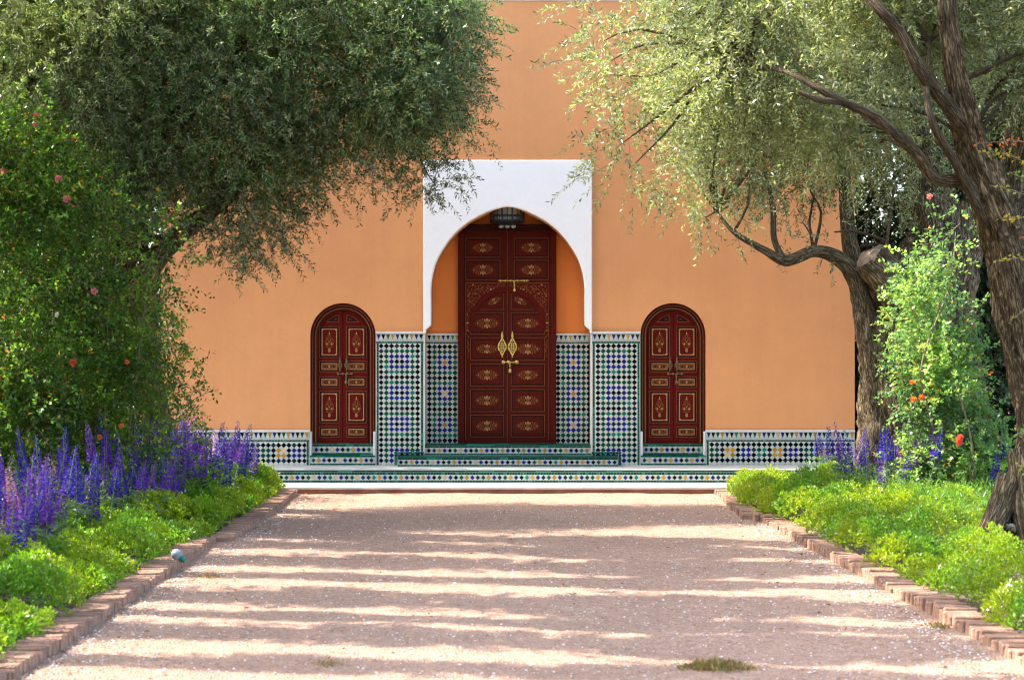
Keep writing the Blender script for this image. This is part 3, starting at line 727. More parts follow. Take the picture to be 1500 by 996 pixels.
# ------------------------------------------------------------------ leaves and wood
def norm(a): return a/np.maximum(np.linalg.norm(a, axis=1, keepdims=True), 1e-9)
def leaf_mesh(name, P, D, L_, Wd, col, mat, fold=.12, N=None, extra=None, mid=.5):
    """one four-cornered folded leaf per row"""
    n = len(P); D = norm(D)
    if N is None: N = rng.normal(size=(n, 3))
    S = norm(np.cross(D, N)); U = np.cross(S, D)
    L_ = np.asarray(L_).reshape(-1, 1)*np.ones((n, 1)); Wd = np.asarray(Wd).reshape(-1, 1)*np.ones((n, 1))
    v = np.empty((n, 4, 3)); v[:, 0] = P; v[:, 1] = P+D*L_*mid+S*Wd/2+U*Wd*fold; v[:, 2] = P+D*L_; v[:, 3] = P+D*L_*mid-S*Wd/2+U*Wd*fold
    v = v.reshape(-1, 3); col = np.asarray(col)*np.ones((n, 3))
    faces = n; V = v; mi = None
    if extra is not None:
        ev, ef = extra      # ribbon quads in another material
        V = np.vstack([v, ev])
    me = bpy.data.meshes.new(name); nq = n+(len(extra[1]) if extra is not None else 0)
    me.vertices.add(len(V)); me.vertices.foreach_set('co', V.astype(np.float32).ravel())
    me.loops.add(nq*4); me.polygons.add(nq)
    idx = np.arange(n*4, dtype=np.int32)
    if extra is not None: idx = np.concatenate([idx, (extra[1]+n*4).astype(np.int32).ravel()])
    me.loops.foreach_set('vertex_index', idx)
    me.polygons.foreach_set('loop_start', np.arange(0, nq*4, 4, dtype=np.int32)); me.polygons.foreach_set('loop_total', np.full(nq, 4, dtype=np.int32))
    mats = mat if isinstance(mat, (list, tuple)) else [mat]
    for m in mats: me.materials.append(m)
    mi = np.zeros(nq, dtype=np.int32); mi[n:] = 1
    if len(mats) > 1: me.polygons.foreach_set('material_index', mi)
    c4 = np.ones((nq, 4), dtype=np.float32); c4[:n, :3] = col
    at = me.attributes.new('tint', 'FLOAT_COLOR', 'FACE'); at.data.foreach_set('color', c4.ravel())
    me.update(); me.validate(); return me
def tints(n, base, var=.25, hue=.12, alt=None, altp=0.0):
    base = np.array(base); c = base*(1+rng.uniform(-var, var, (n, 1)))*(1+rng.uniform(-hue, hue, (n, 3)))
    if alt is not None:
        k = rng.random(n) < altp; a = np.array(alt); c[k] = a[rng.integers(0, len(a), k.sum())]*(1+rng.uniform(-.2, .2, (k.sum(), 1)))
    return c
def poly_sdf(P, poly):
    """signed distance in 2D (positive inside)"""
    poly = np.array(poly); A = poly; Bp = np.roll(poly, -1, 0); d = np.full(len(P), 1e9); ins = np.zeros(len(P), bool)
    for a, b in zip(A, Bp):
        e = b-a; w_ = P-a; t = np.clip((w_@e)/max(e@e, 1e-9), 0, 1); d = np.minimum(d, np.linalg.norm(w_-t[:, None]*e, axis=1))
        c = ((a[1] <= P[:, 1]) != (b[1] <= P[:, 1])); xx = a[0]+(P[:, 1]-a[1])/(b[1]-a[1]+1e-12)*(b[0]-a[0]); ins ^= c & (P[:, 0] < xx)
    return np.where(ins, d, -d)
def fill_volume(poly_m, yc, thick, n, gap=0.0, inset=0.0, seed=1, k=1.1, gs=.9):
    """points in a rounded mass whose outline in x,z is poly_m"""
    poly = np.array(poly_m); lo, hi = poly.min(0), poly.max(0); out = []
    tot = 0
    while tot < n:
        q = rng.uniform(lo, hi, (n*2, 2)); d = poly_sdf(q, poly)-inset; k_ = d > 0; q = q[k_]; d = d[k_]
        half = np.minimum(thick, .18+k*np.sqrt(d)); y = yc+rng.uniform(-1, 1, len(q))*half
        keep = np.ones(len(q), bool)
        if gap > 0:
            nv = np.array([noise.noise(Vector((a*gs+seed, b_*gs, c*gs))) for (a, c), b_ in zip(q, y)]); keep = nv > -1+gap
        p = np.stack([q[keep, 0], y[keep], q[keep, 1]], 1); out.append(p); tot += len(p)
    return np.vstack(out)[:n]
def twigs(anc, dirs, nl, length, leafL, leafW, droop=.12, stems=.35, spread=.85, pitch_jit=.35):
    """leafy shoots: returns leaf rows and stem ribbons"""
    N = len(anc); dirs = norm(dirs); length = length*(rng.uniform(.6, 1.3, (N, 1)))
    t = np.tile(np.linspace(.12, 1, nl), (N, 1))
    a = np.repeat(anc, nl, 0); u_ = np.repeat(dirs, nl, 0); tt = t.reshape(-1, 1); LL = np.repeat(length, nl, 0)
    P = a+u_*tt*LL; P[:, 2] -= (droop*tt[:, 0]**2)*LL[:, 0]/.3
    s = norm(np.cross(dirs, rng.normal(size=(N, 3)))); q = np.cross(dirs, s)
    s = np.repeat(s, nl, 0); q = np.repeat(q, nl, 0)
    k = np.tile(np.arange(nl), N); ang = (k % 2)*math.pi+(k//2 % 2)*math.pi/2+rng.normal(0, .35, len(k))
    side = s*np.cos(ang)[:, None]+q*np.sin(ang)[:, None]
    tan = u_.copy(); tan[:, 2] -= 2*droop*tt[:, 0]/.3*.5; tan = norm(tan)
    D = norm(tan*.75+side*spread+rng.normal(0, pitch_jit*.5, P.shape))
    Lf = leafL*rng.uniform(.7, 1.2, len(P)); Wf = leafW*rng.uniform(.8, 1.2, len(P))
    m = int(N*stems); ns = 4; ev = []; 
    if m:
        tk = np.linspace(-.25, 1, ns); sa, sd, sl = anc[:m], dirs[:m], length[:m]; side = s.reshape(N, nl, 3)[:m, 0]*.0022
        ev = np.empty((m, ns, 2, 3))
        for i, x in enumerate(tk):
            p = sa+sd*x*sl; p[:, 2] -= droop*x*abs(x)*sl[:, 0]/.3; wd = 1.2-.9*max(x, 0); ev[:, i, 0] = p+side*wd; ev[:, i, 1] = p-side*wd
        base = np.arange(m)[:, None]*(ns*2); f = np.array([[2*i, 2*i+2, 2*i+3, 2*i+1] for i in range(ns-1)]); ef = (base[:, None]+f[None]).reshape(-1, 4)
        ev = ev.reshape(-1, 3); return P, D, Lf, Wf, (ev, ef)
    return P, D, Lf, Wf, None

def limb_mesh(name, limbs, mat):
    """gnarled limbs: list of (points, radii, seg, gnarl)"""
    V = []; Fc = []; UV = []
    for pts, rad, seg, gn in limbs:
        pts = [Vector(p) for p in pts]
        # resample with a spline
        P_ = []; Rr = []; n = len(pts); st = max(.03, min(rad)*.35) if gn > .05 else .12
        for i in range(n-1):
            p0, p1, p2, p3 = pts[max(i-1, 0)], pts[i], pts[i+1], pts[min(i+2, n-1)]; kk = max(2, int((p2-p1).length/st))
            for k in range(kk):
                t = k/kk; P_.append(.5*((2*p1)+(p2-p0)*t+(2*p0-5*p1+4*p2-p3)*t*t+(3*p1-p0-3*p2+p3)*t**3)); Rr.append(rad[i]*(1-t)+rad[i+1]*t)
        P_.append(pts[-1]); Rr.append(rad[-1]); up = None; off = len(V); vlen = 0; ph = random.uniform(0, 50)
        for i, p in enumerate(P_):
            d = (P_[min(i+1, len(P_)-1)]-P_[max(i-1, 0)]).normalized()
            if up is None: up = d.orthogonal().normalized()
            up = (up-d*up.dot(d)).normalized(); q = d.cross(up); r = Rr[i]
            if i: vlen += (P_[i]-P_[i-1]).length
            for k in range(seg+1):
                a = 2*math.pi*(k % seg)/seg
                c_, s_ = math.cos(a), math.sin(a)
                tw = a+vlen*.7
                g_ = noise.noise(Vector((math.cos(tw)*2.2+ph, math.sin(tw)*2.2, vlen*1.1)))*1.0+noise.noise(Vector((math.cos(tw)*6+ph, math.sin(tw)*6, vlen*2.5)))*.5+noise.noise(Vector((c_*12, s_*12+ph, vlen*9)))*.22
                rdg = (.5-abs(noise.noise(Vector((math.cos(tw)*4.5+ph, math.sin(tw)*4.5, vlen*.9+3)))))*1.1 if gn > .1 else 0; rr_ = r*(1+gn*(g_*.75+rdg-.3)); V.append(p+(up*c_+q*s_)*rr_); UV.append((k/seg*max(1, round(r*8)), vlen))
        m = len(P_)
        for i in range(m-1):
            for k in range(seg): a = off+i*(seg+1)+k; Fc.append((a, a+1, a+seg+2, a+seg+1))
        Fc.append(tuple(off+k for k in range(seg))[::-1]); Fc.append(tuple(off+(m-1)*(seg+1)+k for k in range(seg)))
    me = bpy.data.meshes.new(name); me.from_pydata([tuple(v) for v in V], [], Fc); me.materials.append(mat)
    uvl = me.uv_layers.new(name='UVMap'); li = np.empty(len(me.loops), dtype=np.int32); me.loops.foreach_get('vertex_index', li)
    uvl.data.foreach_set('uv', np.array(UV, dtype=np.float32)[li].ravel())
    me.polygons.foreach_set('use_smooth', [True]*len(me.polygons)); me.update(); return me
def PT(px, py, d): return Vector(((px-CX)*d/F, d-DW, EYE-(py-HY)*d/F))
def pxpoly(pts, d): return [((x-CX)*d/F, EYE-(y-HY)*d/F) for x, y in pts]
def branchlets(starts, targets, r0=.022, seg=5):
    """thin limbs from the nearest limb node to each clump"""
    out = []; S_ = [Vector(s) for s in starts]
    for t in targets:
        t = Vector(t); s = min(S_, key=lambda a: (a-t).length+random.uniform(0, .3))
        L_ = (t-s).length
        if L_ < .1 or L_ > 2.6: continue
        m1 = s.lerp(t, .35)+Vector((random.gauss(0, .07), random.gauss(0, .07), .10*L_+random.gauss(0, .05))); m2 = s.lerp(t, .7)+Vector((random.gauss(0, .06), random.gauss(0, .06), .06*L_+random.gauss(0, .05)))
        k = min(1.5, .5+L_*.5); out.append(([s, m1, m2, t], [r0*k, r0*.7*k, r0*.45*k, .004], seg, .04))
    return out
def clump_tone(P, cc, amp=.45, sc=1.6, seed=0.0, warm=.25):
    # crown light and dark put into leaf colour by clump; yellower and bluer sprays
    q = np.round(P[::9]*6)/6; v = np.array([noise.noise(Vector(p)*sc+Vector((seed, 0, 0)))+.6*noise.noise(Vector(p)*sc*2.7+Vector((0, seed, 5))) for p in q])*1.5
    v = np.clip(np.repeat(v, 9)[:len(P)], -1, 1)[:, None]
    return cc*(1+amp*v)*(1+v*np.array([warm, warm*.4, -warm*.8]))
def olive_crown(poly, yc, thick, nclump, per, tips, leafL=.056, leafW=.0135, nl=18, base=(.085, .105, .045), gap=.62, tlen=.26, cr=.2, alt=None, altp=.01, seed=1, pale=.12):
    C = fill_volume(poly, yc, thick, nclump, gap, inset=.20 if nclump > 10 else 0, seed=seed, gs=1.3)
    if len(tips): C = np.vstack([C, np.array(tips)])
    n = len(C); per_ = np.full(n, per); A = np.repeat(C, per_, 0); off = rng.normal(0, cr, A.shape); off[:, 2] *= .8; A = A+off
    D = off*1.6+rng.normal(0, .12, A.shape); D[:, 2] -= .12; tr = rng.permutation(len(A)); A, D = A[tr], D[tr]
    P, Dl, Lf, Wf, ex = twigs(A, D, nl, tlen, leafL, leafW, droop=.07)
    cc = tints(len(P), base, .35, .1, alt or [(.42, .22, .03), (.35, .30, .05)], altp)
    pk = rng.random(len(P)) < pale; cc[pk] = np.array(base)*2.0+.09
    cc = np.clip(clump_tone(P, cc, seed=seed, warm=.10, amp=.5), .008, .8)
    return C, P, Dl, Lf, Wf, cc, ex

# ---- right-hand olives
def tree(name, limbs, crown, label, cat='tree', group=None, bark='bark', leafmat='olive'):
    root = empty(name, tuple(Vector(limbs[0][0][0])*1.0)); tag(root, label, cat, group)
    inv = -Vector(root.location)
    o = put('trunk', limb_mesh('trunk', limbs, M[bark]), root, inv)
    C, P, D, L_, Wd, cc, ex = crown
    o2 = put('crown', leaf_mesh('crown', P, D, L_, Wd, cc, [M[leafmat], M['twig']], extra=ex), root, inv)
    return root
dA = 15.8
A_l = [
    ([PT(1486, 805, dA), PT(1500, 720, dA), PT(1518, 640, dA), PT(1514, 560, dA), PT(1500, 470, dA), PT(1480, 370, dA-.1), PT(1452, 290, dA-.3), PT(1424, 210, dA-.5), PT(1402, 120, dA-.8), PT(1388, 20, dA-1.0), PT(1380, -80, dA-.9), PT(1340, -190, dA-.6)],
     [.30, .18, .16, .19, .215, .20, .17, .13, .088, .075, .065, .035], 76, .34),
    ([PT(1478, 700, dA-.15), PT(1462, 750, dA-.25), PT(1438, 800, dA-.4), PT(1420, 830, dA-.5)], [.11, .11, .09, .05], 20, .3),
    ([PT(1500, 660, dA-.1), PT(1510, 760, dA-.3), PT(1522, 840, dA-.45)], [.13, .14, .11], 20, .28),
    ([PT(1455, 300, dA-.3), PT(1412, 268, dA-.5), PT(1368, 260, dA-.8), PT(1345, 228, dA-1.0), PT(1312, 195, dA-1.2), PT(1276, 168, dA-1.3), PT(1236, 150, dA-1.35), PT(1195, 128, dA-1.35), PT(1150, 105, dA-1.2), PT(1090, 92, dA-.6)],
     [.09, .062, .052, .047, .044, .040, .034, .027, .02, .01], 18, .16),
    ([PT(1420, 200, dA-.5), PT(1385, 150, dA-.9), PT(1350, 105, dA-1.1), PT(1315, 45, dA-1.2), PT(1272, -5, dA-1.2), PT(1200, -90, dA), PT(1100, -150, dA+.3)],
     [.085, .062, .056, .05, .042, .032, .014], 18, .18),
    ([PT(1445, 330, dA-.3), PT(1400, 240, dA-.8), PT(1370, 190, dA-1.1), PT(1358, 140, dA-1.1), PT(1362, 60, dA-.8)], [.05, .038, .033, .026, .014], 12, .12),
    ([PT(1236, 150, dA-1.35), PT(1200, 146, dA-1.4), PT(1168, 134, dA-1.4)], [.03, .03, .012], 8, .1),
    ([PT(1480, 360, dA+.2), PT(1500, 200, dA+.4), PT(1540, 60, dA+.6), PT(1580, -120, dA+.6)], [.2, .17, .13, .07], 20, .22),
]
polyA = pxpoly([(925, -10), (955, 60), (935, 120), (965, 160), (995, 205), (1030, 225), (1070, 235), (1120, 215), (1180, 255), (1230, 270), (1290, 230), (1350, 170), (1400, 60), (1440, 130), (1480, 190), (1540, 240), (1620, 120), (1640, -150), (1480, -210), (1200, -210), (980, -130)], dA)
starts = [p for l_ in A_l for p in l_[0][3:]]
tipsA = [PT(x, y, dA+dd) for x, y, dd in ((890, 20, .3), (893, 110, .2), (885, 60, 0), (915, 165, -.2), (905, 215, 0), (895, 90, .3), (1000, 265, .2), (930, 240, .1), (1040, 280, .1))]
cA = olive_crown(polyA, dA-DW, 1.2, 300, 30, tipsA, leafW=.0145, base=(.155, .185, .075), gap=.97, seed=4, altp=.012, cr=.165, pale=.26)
tb = branchlets(starts, [C for C in cA[0] if random.random() < .5])
tree('olive_tree', A_l+tb, cA, 'nearest olive tree at the right edge, with a thick furrowed leaning trunk and silvery leaves')

dB = 21.3
B_l = [
    ([PT(1312, 715, dB), PT(1305, 640, dB), PT(1300, 560, dB), PT(1312, 480, dB), PT(1345, 410, dB+.1), PT(1370, 350, dB+.2), PT(1362, 280, dB+.3), PT(1340, 200, dB+.4), PT(1330, 60, dB+.5), PT(1330, -80, dB+.6)],
     [.46, .36, .34, .38, .38, .32, .2, .15, .11, .05], 76, .34),
    ([PT(1345, 490, dB-.15), PT(1312, 425, dB-.32), PT(1272, 376, dB-.42)], [.27, .25, .21], 26, .16),      # sawn limb
    ([PT(1285, 640, dB-.1), PT(1284, 560, dB-.12), PT(1272, 490, dB-.15), PT(1262, 440, dB-.2), PT(1250, 402, dB-.3), PT(1226, 377, dB-.4), PT(1192, 368, dB-.45), PT(1152, 382, dB-.5), PT(1118, 366, dB-.5), PT(1075, 340, dB-.5), PT(1050, 310, dB-.4)],
     [.20, .17, .15, .125, .105, .085, .07, .066, .045, .028, .012], 18, .18),
    ([PT(1148, 380, dB-.5), PT(1134, 350, dB-.5), PT(1132, 305, dB-.45), PT(1120, 250, dB-.4)], [.045, .038, .034, .016], 10, .12),
    ([PT(1262, 700, dB-.2), PT(1280, 640, dB-.2), PT(1290, 560, dB-.1)], [.09, .12, .12], 16, .3),
    ([PT(1345, 720, dB-.3), PT(1322, 660, dB-.3), PT(1318, 560, dB-.2), PT(1325, 500, dB-.1)], [.10, .09, .10, .12], 16, .3),
    ([PT(1262, 420, dB-.1), PT(1246, 360, dB), PT(1240, 310, dB), PT(1232, 220, dB), PT(1205, 120, dB), PT(1200, 0, dB)], [.12, .10, .085, .06, .05, .02], 14, .2),
    ([PT(1380, 720, dB+.2), PT(1385, 560, dB+.3), PT(1395, 420, dB+.4), PT(1400, 300, dB+.5)], [.36, .32, .30, .26], 30, .36),
    ([PT(1425, 730, dB+.1), PT(1418, 600, dB+.2), PT(1405, 480, dB+.3), PT(1390, 360, dB+.4)], [.24, .2, .2, .16], 26, .36),
    ([PT(1260, 360, dB-.3), PT(1300, 355, dB-.4), PT(1255, 340, dB-.5), PT(1222, 340, dB-.5)], [.02, .02, .018, .01], 6, .1),
    ([PT(1297, 385, dB-.6), PT(1303, 320, dB-.65), PT(1312, 265, dB-.6)], [.02, .018, .012], 6, .05),
]
polyB = pxpoly([(985, 250), (1010, 300), (1060, 320), (1100, 290), (1140, 310), (1190, 300), (1240, 320), (1280, 360), (1330, 330), (1400, 300), (1440, 100), (1440, -120), (1250, -220), (1050, -120), (960, 0), (950, 130)], dB)
tipsB = [PT(x, y, dB-.5+dd) for x, y, dd in ((990, 295, 0), (1020, 300, .1), (1065, 345, 0), (1065, 320, 0), (1120, 325, 0), (1165, 345, -.1), (1215, 375, 0), (1030, 325, .1), (1180, 320, .1))]
cB = olive_crown(polyB, dB-DW, 1.2, 240, 30, [], leafL=.06, leafW=.016, base=(.075, .105, .045), gap=.7, seed=9, cr=.17, pale=.15)
cb2 = olive_crown(polyB, dB-DW, 1.2, 4, 6, tipsB, base=(.06, .08, .04), gap=0, seed=9, cr=.12, tlen=.2)
def join_c(a, b):
    P = np.vstack([a[1], b[1]]); ex = None
    ev = np.vstack([a[6][0], b[6][0]]); ef = np.vstack([a[6][1], b[6][1]+len(a[6][0])])
    return (np.vstack([a[0], b[0]]), P, np.vstack([a[2], b[2]]), np.concatenate([a[3], b[3]]), np.concatenate([a[4], b[4]]), np.vstack([a[5], b[5]]), (ev, ef))
cB = join_c(cB, cb2)
starts = [p for l_ in B_l for p in l_[0][4:]]
tree('olive_tree', B_l+branchlets(starts, [C for C in cB[0] if random.random() < .4]), cB, 'olive tree at the building\'s right end, with sawn limb and bough arching over the wall')
# sawn end of the stump: a pale disc of wood
ctr, dr = PT(1272, 376, dB-.42), (PT(1272, 376, dB-.42)-PT(1312, 425, dB-.32)).normalized()
q = MB(); q.tube([ctr-dr*.02, ctr+dr*.004, ctr+dr*.03], [.20, .185, .12], 22); q.v = [tuple(Vector(v)+noise.noise_vector(Vector(v)*7)*.035) for v in q.v]; 
so = q.build('sawn_face', [m_noise('sawn_wood', (.12, .08, .05), (.34, .25, .16), 14, .9, .6, 60, .01)])
so.parent = bpy.data.objects['olive_tree.001']; so.location = -so.parent.location

# ---- left-hand olive
dL = 20.6
L_l = [
    ([PT(105, 740, dL), PT(110, 640, dL), PT(95, 560, dL), PT(120, 470, dL), PT(160, 390, dL), PT(180, 300, dL), PT(150, 200, dL), PT(140, 60, dL), PT(160, -120, dL)],
     [.42, .34, .33, .33, .28, .22, .17, .12, .06], 36, .3),
    ([PT(130, 480, dL), PT(200, 420, dL-.1), PT(228, 380, dL-.1), PT(262, 345, dL), PT(330, 290, dL+.1), PT(420, 200, dL+.2), PT(500, 160, dL+.3), PT(580, 140, dL+.3), PT(640, 60, dL+.2), PT(680, 20, dL)],
     [.2, .15, .125, .11, .09, .075, .065, .05, .035, .015], 18, .2),
    ([PT(170, 330, dL), PT(240, 200, dL-.2), PT(330, 110, dL-.3), PT(420, 20, dL-.3), PT(560, -70, dL-.2)], [.15, .11, .09, .07, .03], 14, .18),
    ([PT(210, 420, dL+.2), PT(215, 520, dL+.3), PT(230, 620, dL+.3), PT(235, 720, dL+.3)], [.15, .14, .15, .2], 18, .25),
]
polyL = pxpoly([(700, -30), (706, 30), (694, 90), (700, 130), (672, 190), (650, 225), (625, 235), (560, 225), (520, 215), (480, 245), (452, 262), (425, 310), (395, 345), (345, 370), (300, 345), (240, 350), (180, 350), (110, 300), (70, 180), (60, 40), (60, -90), (140, -150), (450, -150), (640, -100)], dL)
tipsL = [PT(x, y, dL+dd) for x, y, dd in ((632, 262, .1), (612, 265, 0), (560, 245, 0), (530, 248, .1), (482, 283, 0), (463, 268, 0), (420, 340, -.2), (385, 372, -.2), (340, 378, 0), (385, 350, 0), (690, 150, .2), (675, 205, .1), (655, 240, .1), (640, 275, .1))]
tipsL += [PT(x, y, dL+random.uniform(-.8, .5)) for x, y in ((300, 300), (330, 330), (360, 345), (390, 330), (410, 300), (350, 300), (320, 350), (370, 368), (425, 285), (395, 285), (335, 310), (300, 330), (280, 330), (440, 270), (405, 345), (350, 360), (310, 280), (380, 310), (430, 310), (270, 300), (255, 320), (600, 250), (560, 235), (520, 235))]
cL = olive_crown(polyL, dL-DW, 1.15, 520, 33, [], leafL=.062, leafW=.0165, base=(.056, .118, .028), gap=.72, seed=2, cr=.17, pale=.16)
cL2 = olive_crown(polyL, dL-DW, 1.9, 4, 20, tipsL, base=(.05, .07, .032), leafW=.016, gap=0, seed=2, cr=.15, tlen=.22)
cL = join_c(cL, cL2)
starts = [p for l_ in L_l for p in l_[0][4:]]
tree('olive_tree', L_l+branchlets(starts, [C for C in cL[0] if random.random() < .3]), cL, 'large left olive tree, its dark spreading crown hanging before the orange wall')
# nearer left olive whose limbs cross the upper left corner
dM = 19.7
M_l = [([PT(-40, 860, dM), PT(-30, 640, dM), PT(10, 420, dM), PT(45, 300, dM), PT(72, 170, dM), PT(92, 80, dM), PT(118, -10, dM), PT(150, -160, dM)], [.26, .2, .15, .11, .075, .06, .055, .025], 26, .25),
       ([PT(10, 420, dM), PT(0, 250, dM-.1), PT(22, 170, dM-.2), PT(45, 110, dM-.2), PT(40, 0, dM-.2)], [.09, .07, .055, .045, .025], 14, .2),
       ([PT(45, 300, dM), PT(66, 180, dM-.2), PT(90, 152, dM-.2), PT(130, 135, dM-.2), PT(170, 142, dM-.2)], [.05, .035, .03, .02, .008], 8, .1)]
polyM = pxpoly([(260, -40), (250, 60), (210, 150), (160, 215), (90, 230), (20, 225), (-60, 200), (-90, 60), (-60, -90), (60, -110), (180, -100)], dM)
cM = olive_crown(polyM, dM-DW, 1.1, 230, 28, [], leafW=.0155, base=(.15, .21, .085), pale=.25, gap=.75, seed=6, cr=.18)
tree('olive_tree', M_l+branchlets([p for l_ in M_l for p in l_[0][3:]], [C for C in cM[0] if random.random() < .4]), cM, 'nearer olive tree in the upper left corner, its dark limbs showing through pale leaves')

# ---- unseen olives by the path, crowns flattened and aligned to cast shade bands
def simple_crown(cx, cz, rx, ry, rz, ncl, per, leafL, leafW, base, seed, nl=10, cr=.28, tlen=.4):
    C = rng.normal(size=(ncl*3, 3)); C = norm(C)*(rng.random((ncl*3, 1))**.4); C = C*np.array([rx, ry, rz])+np.array([cx, 0, cz])
    nv = np.array([noise.noise(Vector(c)*.8+Vector((seed, 0, 0))) for c in C]); C = C[np.argsort(-nv)[:ncl]]
    A = np.repeat(C, per, 0); off = rng.normal(0, cr, A.shape); A = A+off; D = off+rng.normal(0, .15, A.shape)
    P, Dl, Lf, Wf, ex = twigs(A, D, nl, tlen, leafL, leafW, droop=.08, stems=.2)
    return C, P, Dl, Lf, Wf, tints(len(P), base, .3, .1), ex
row_l = [([Vector((0, 0, -.05)), Vector((.1, .1, 1.2)), Vector((-.1, 0, 2.4)), Vector((.1, -.1, 3.6)), Vector((.3, .1, 5))], [.35, .24, .22, .2, .1], 20, .3),
         ([Vector((0, 0, 2.6)), Vector((.3, .2, 4.2)), Vector((1.1, .1, 5.6))], [.14, .1, .05], 10, .2), ([Vector((0, 0, 3)), Vector((-.7, -.6, 4.2)), Vector((-1.2, -1, 5.5))], [.14, .1, .05], 10, .2)]
cR = simple_crown(1.3, 6.6, 3.4, .22, 1.15, 150, 14, .12, .05, (.07, .09, .04), 3, cr=.11, tlen=.20)
row = tree('olive_tree', row_l+branchlets([p for l_ in row_l for p in l_[0][2:]], cR[0][:40]), cR, 'unseen olive tree beside the path, its flat crown shaped to band the gravel with shade', group='unseen olive trees shaped to shade the path')
row.location = (-6.35, -7.0, 0); row.rotation_euler = (0, 0, R(-9))
def copy_tree(o, parent=None):
    c = o.copy(); COL.objects.link(c); c.parent = parent
    for ch in list(o.children): copy_tree(ch, c)
    return c
yy = -7.0
for i in range(12):
    yy -= 1.02+random.uniform(-.2, .32); o = copy_tree(row); o.location = (-6.35+random.uniform(-.35, .35), yy, random.uniform(0, .2))
    o.rotation_euler = (0, 0, R(-9)+random.uniform(-.02, .02)); k = random.uniform(.9, 1.1); o.scale = (k, random.uniform(.4, 1.25), 1)
# ---- trees behind, past the ends of the building
def back_tree(x, y, cz, rx, rz, seed, label, base=(.035, .055, .028), ncl=110):
    ll = [([Vector((x, y, -.1)), Vector((x+.2, y, 1.5)), Vector((x-.1, y, 3)), Vector((x, y, cz+.5))], [.25, .2, .16, .06], 12, .2)]
    c = simple_crown(0, cz, rx, 1.5, rz, int(ncl*1.5), 15, .12, .055, base, seed, nl=9, cr=.33); off = np.array([x, y, 0]); c = (c[0]+off, c[1]+off, *c[2:6], (c[6][0]+off, c[6][1]))
    tree('background_tree', ll, c, label, leafmat='leaf', group='dark trees behind the building')
back_tree(6.3, 1.6, 2.4, 1.35, 2.4, 11, 'dark leafy tree behind the right end of the building')
back_tree(8.9, 3.0, 3.2, 1.9, 3.2, 12, 'tall dark tree behind the right hand olives', ncl=150)
back_tree(7.6, .5, 6.0, 2.2, 2.2, 15, 'high dark crown showing between the right hand olive limbs', ncl=120)
back_tree(-6.4, 1.6, 2.6, 1.45, 2.6, 13, 'dark leafy tree behind the left end of the building')
back_tree(-8.6, 4.4, 3.2, 2.0, 3.2, 14, 'tall dark tree behind the left hand olive', ncl=170)
back_tree(-6.9, .9, 5.4, 1.8, 2.2, 16, 'high dark crown showing between the left hand olive limbs', ncl=130)

def hedge(x0, x1, y, h, label, seed):
    n = int(abs(x1-x0)*h*520); P = np.stack([rng.uniform(x0, x1, n), y+rng.normal(0, .22, n), rng.uniform(0, h, n)], 1)
    P[:, 1] += np.array([noise.noise(Vector((p[0]*1.3, p[2]*1.3, seed))) for p in P])*.5
    root = empty('hedge', ((x0+x1)/2, y, 0)); tag(root, label, 'hedge')
    put('foliage', leaf_mesh('foliage', P, rng.normal(size=P.shape), (.15), .085, tints(n, (.030, .052, .026), .4, .15), M['leaf']), root, -root.location)
    put('stem', limb_mesh('stem', [([(x, y, 0), (x+.1, y+.05, h*.5), (x, y, h*.9)], [.05, .04, .02], 6, .05) for x in np.arange(x0+.3, x1, .8)], M['twig']), root, -root.location)
hedge(4.95, 11.5, 2.2, 6.0, 'tall dark hedge behind the right end of the building', 1)
hedge(-11.5, -4.95, 2.2, 6.0, 'tall dark hedge behind the left end of the building', 2)

# ------------------------------------------------------------------ roses and shrubs
def bloom(r, cols, n=16):
    P = np.zeros((n, 3)); a = np.arange(n)*2.399; t = np.linspace(.15, 1, n)
    D = np.stack([np.cos(a)*t, np.sin(a)*t, 1.15-t], 1); P = D*r*.15
    me = leaf_mesh('rose_bloom', P, D, r*(.6+.5*t), r*(.75+.3*t), tints(n, cols, .15, .05), M['petal'], fold=.35, N=np.stack([np.cos(a), np.sin(a), -.6*np.ones(n)], 1), mid=.62)
    return me
BL = {'pink': bloom(.045, (.75, .25, .27)), 'coral': bloom(.05, (.80, .13, .10)), 'white': bloom(.035, (.8, .74, .68)), 'orange': bloom(.038, (.75, .20, .05))}
def shrub(name, poly, yc, thick, nclump, per, base, label, cat, leafL=.042, leafW=.026, gap=.7, alt=None, altp=.03, canes=(), blooms=(), nl=9, tlen=.24, cr=.14, seed=1, matn='leaf', loc=None, tips=()):
    C = fill_volume(poly, yc, thick, nclump, gap, seed=seed, gs=1.6)
    if len(tips): C = np.vstack([C, np.array([tuple(t_) for t_ in tips])])
    A = np.repeat(C, per, 0); off = rng.normal(0, cr, A.shape); A = A+off; D = off*1.3+rng.normal(0, .12, A.shape)
    pr = rng.permutation(len(A)); A, D = A[pr], D[pr]
    P, Dl, Lf, Wf, ex = twigs(A, D, nl, tlen, leafL, leafW, droop=.06, stems=.5, spread=1.0)
    up = rng.normal(0, .5, (len(P), 3))+np.array([-.3, -.25, 1.0])
    me = leaf_mesh('foliage', P, Dl, Lf, Wf, np.clip(clump_tone(P, tints(len(P), base, .35, .14, alt, altp), .55, 2.2, seed), .006, .8), [M[matn], M['twig']], extra=ex, N=up)
    root = empty(name, loc); tag(root, label, cat); inv = -Vector(loc)
    put('foliage', me, root, inv)
    if canes: put('stem', limb_mesh('stem', [(c, r, 6, .06) for c, r in canes], M['twig']), root, inv)
    for kind, p in blooms:
        o = put('rose_bloom', BL[kind], root, inv+p); o.rotation_euler = (R(60)+random.uniform(-.4, .4), random.uniform(-.3, .3), random.uniform(-.5, .5)); s = random.uniform(.6, .95); o.scale = (s, s, s)
    return root
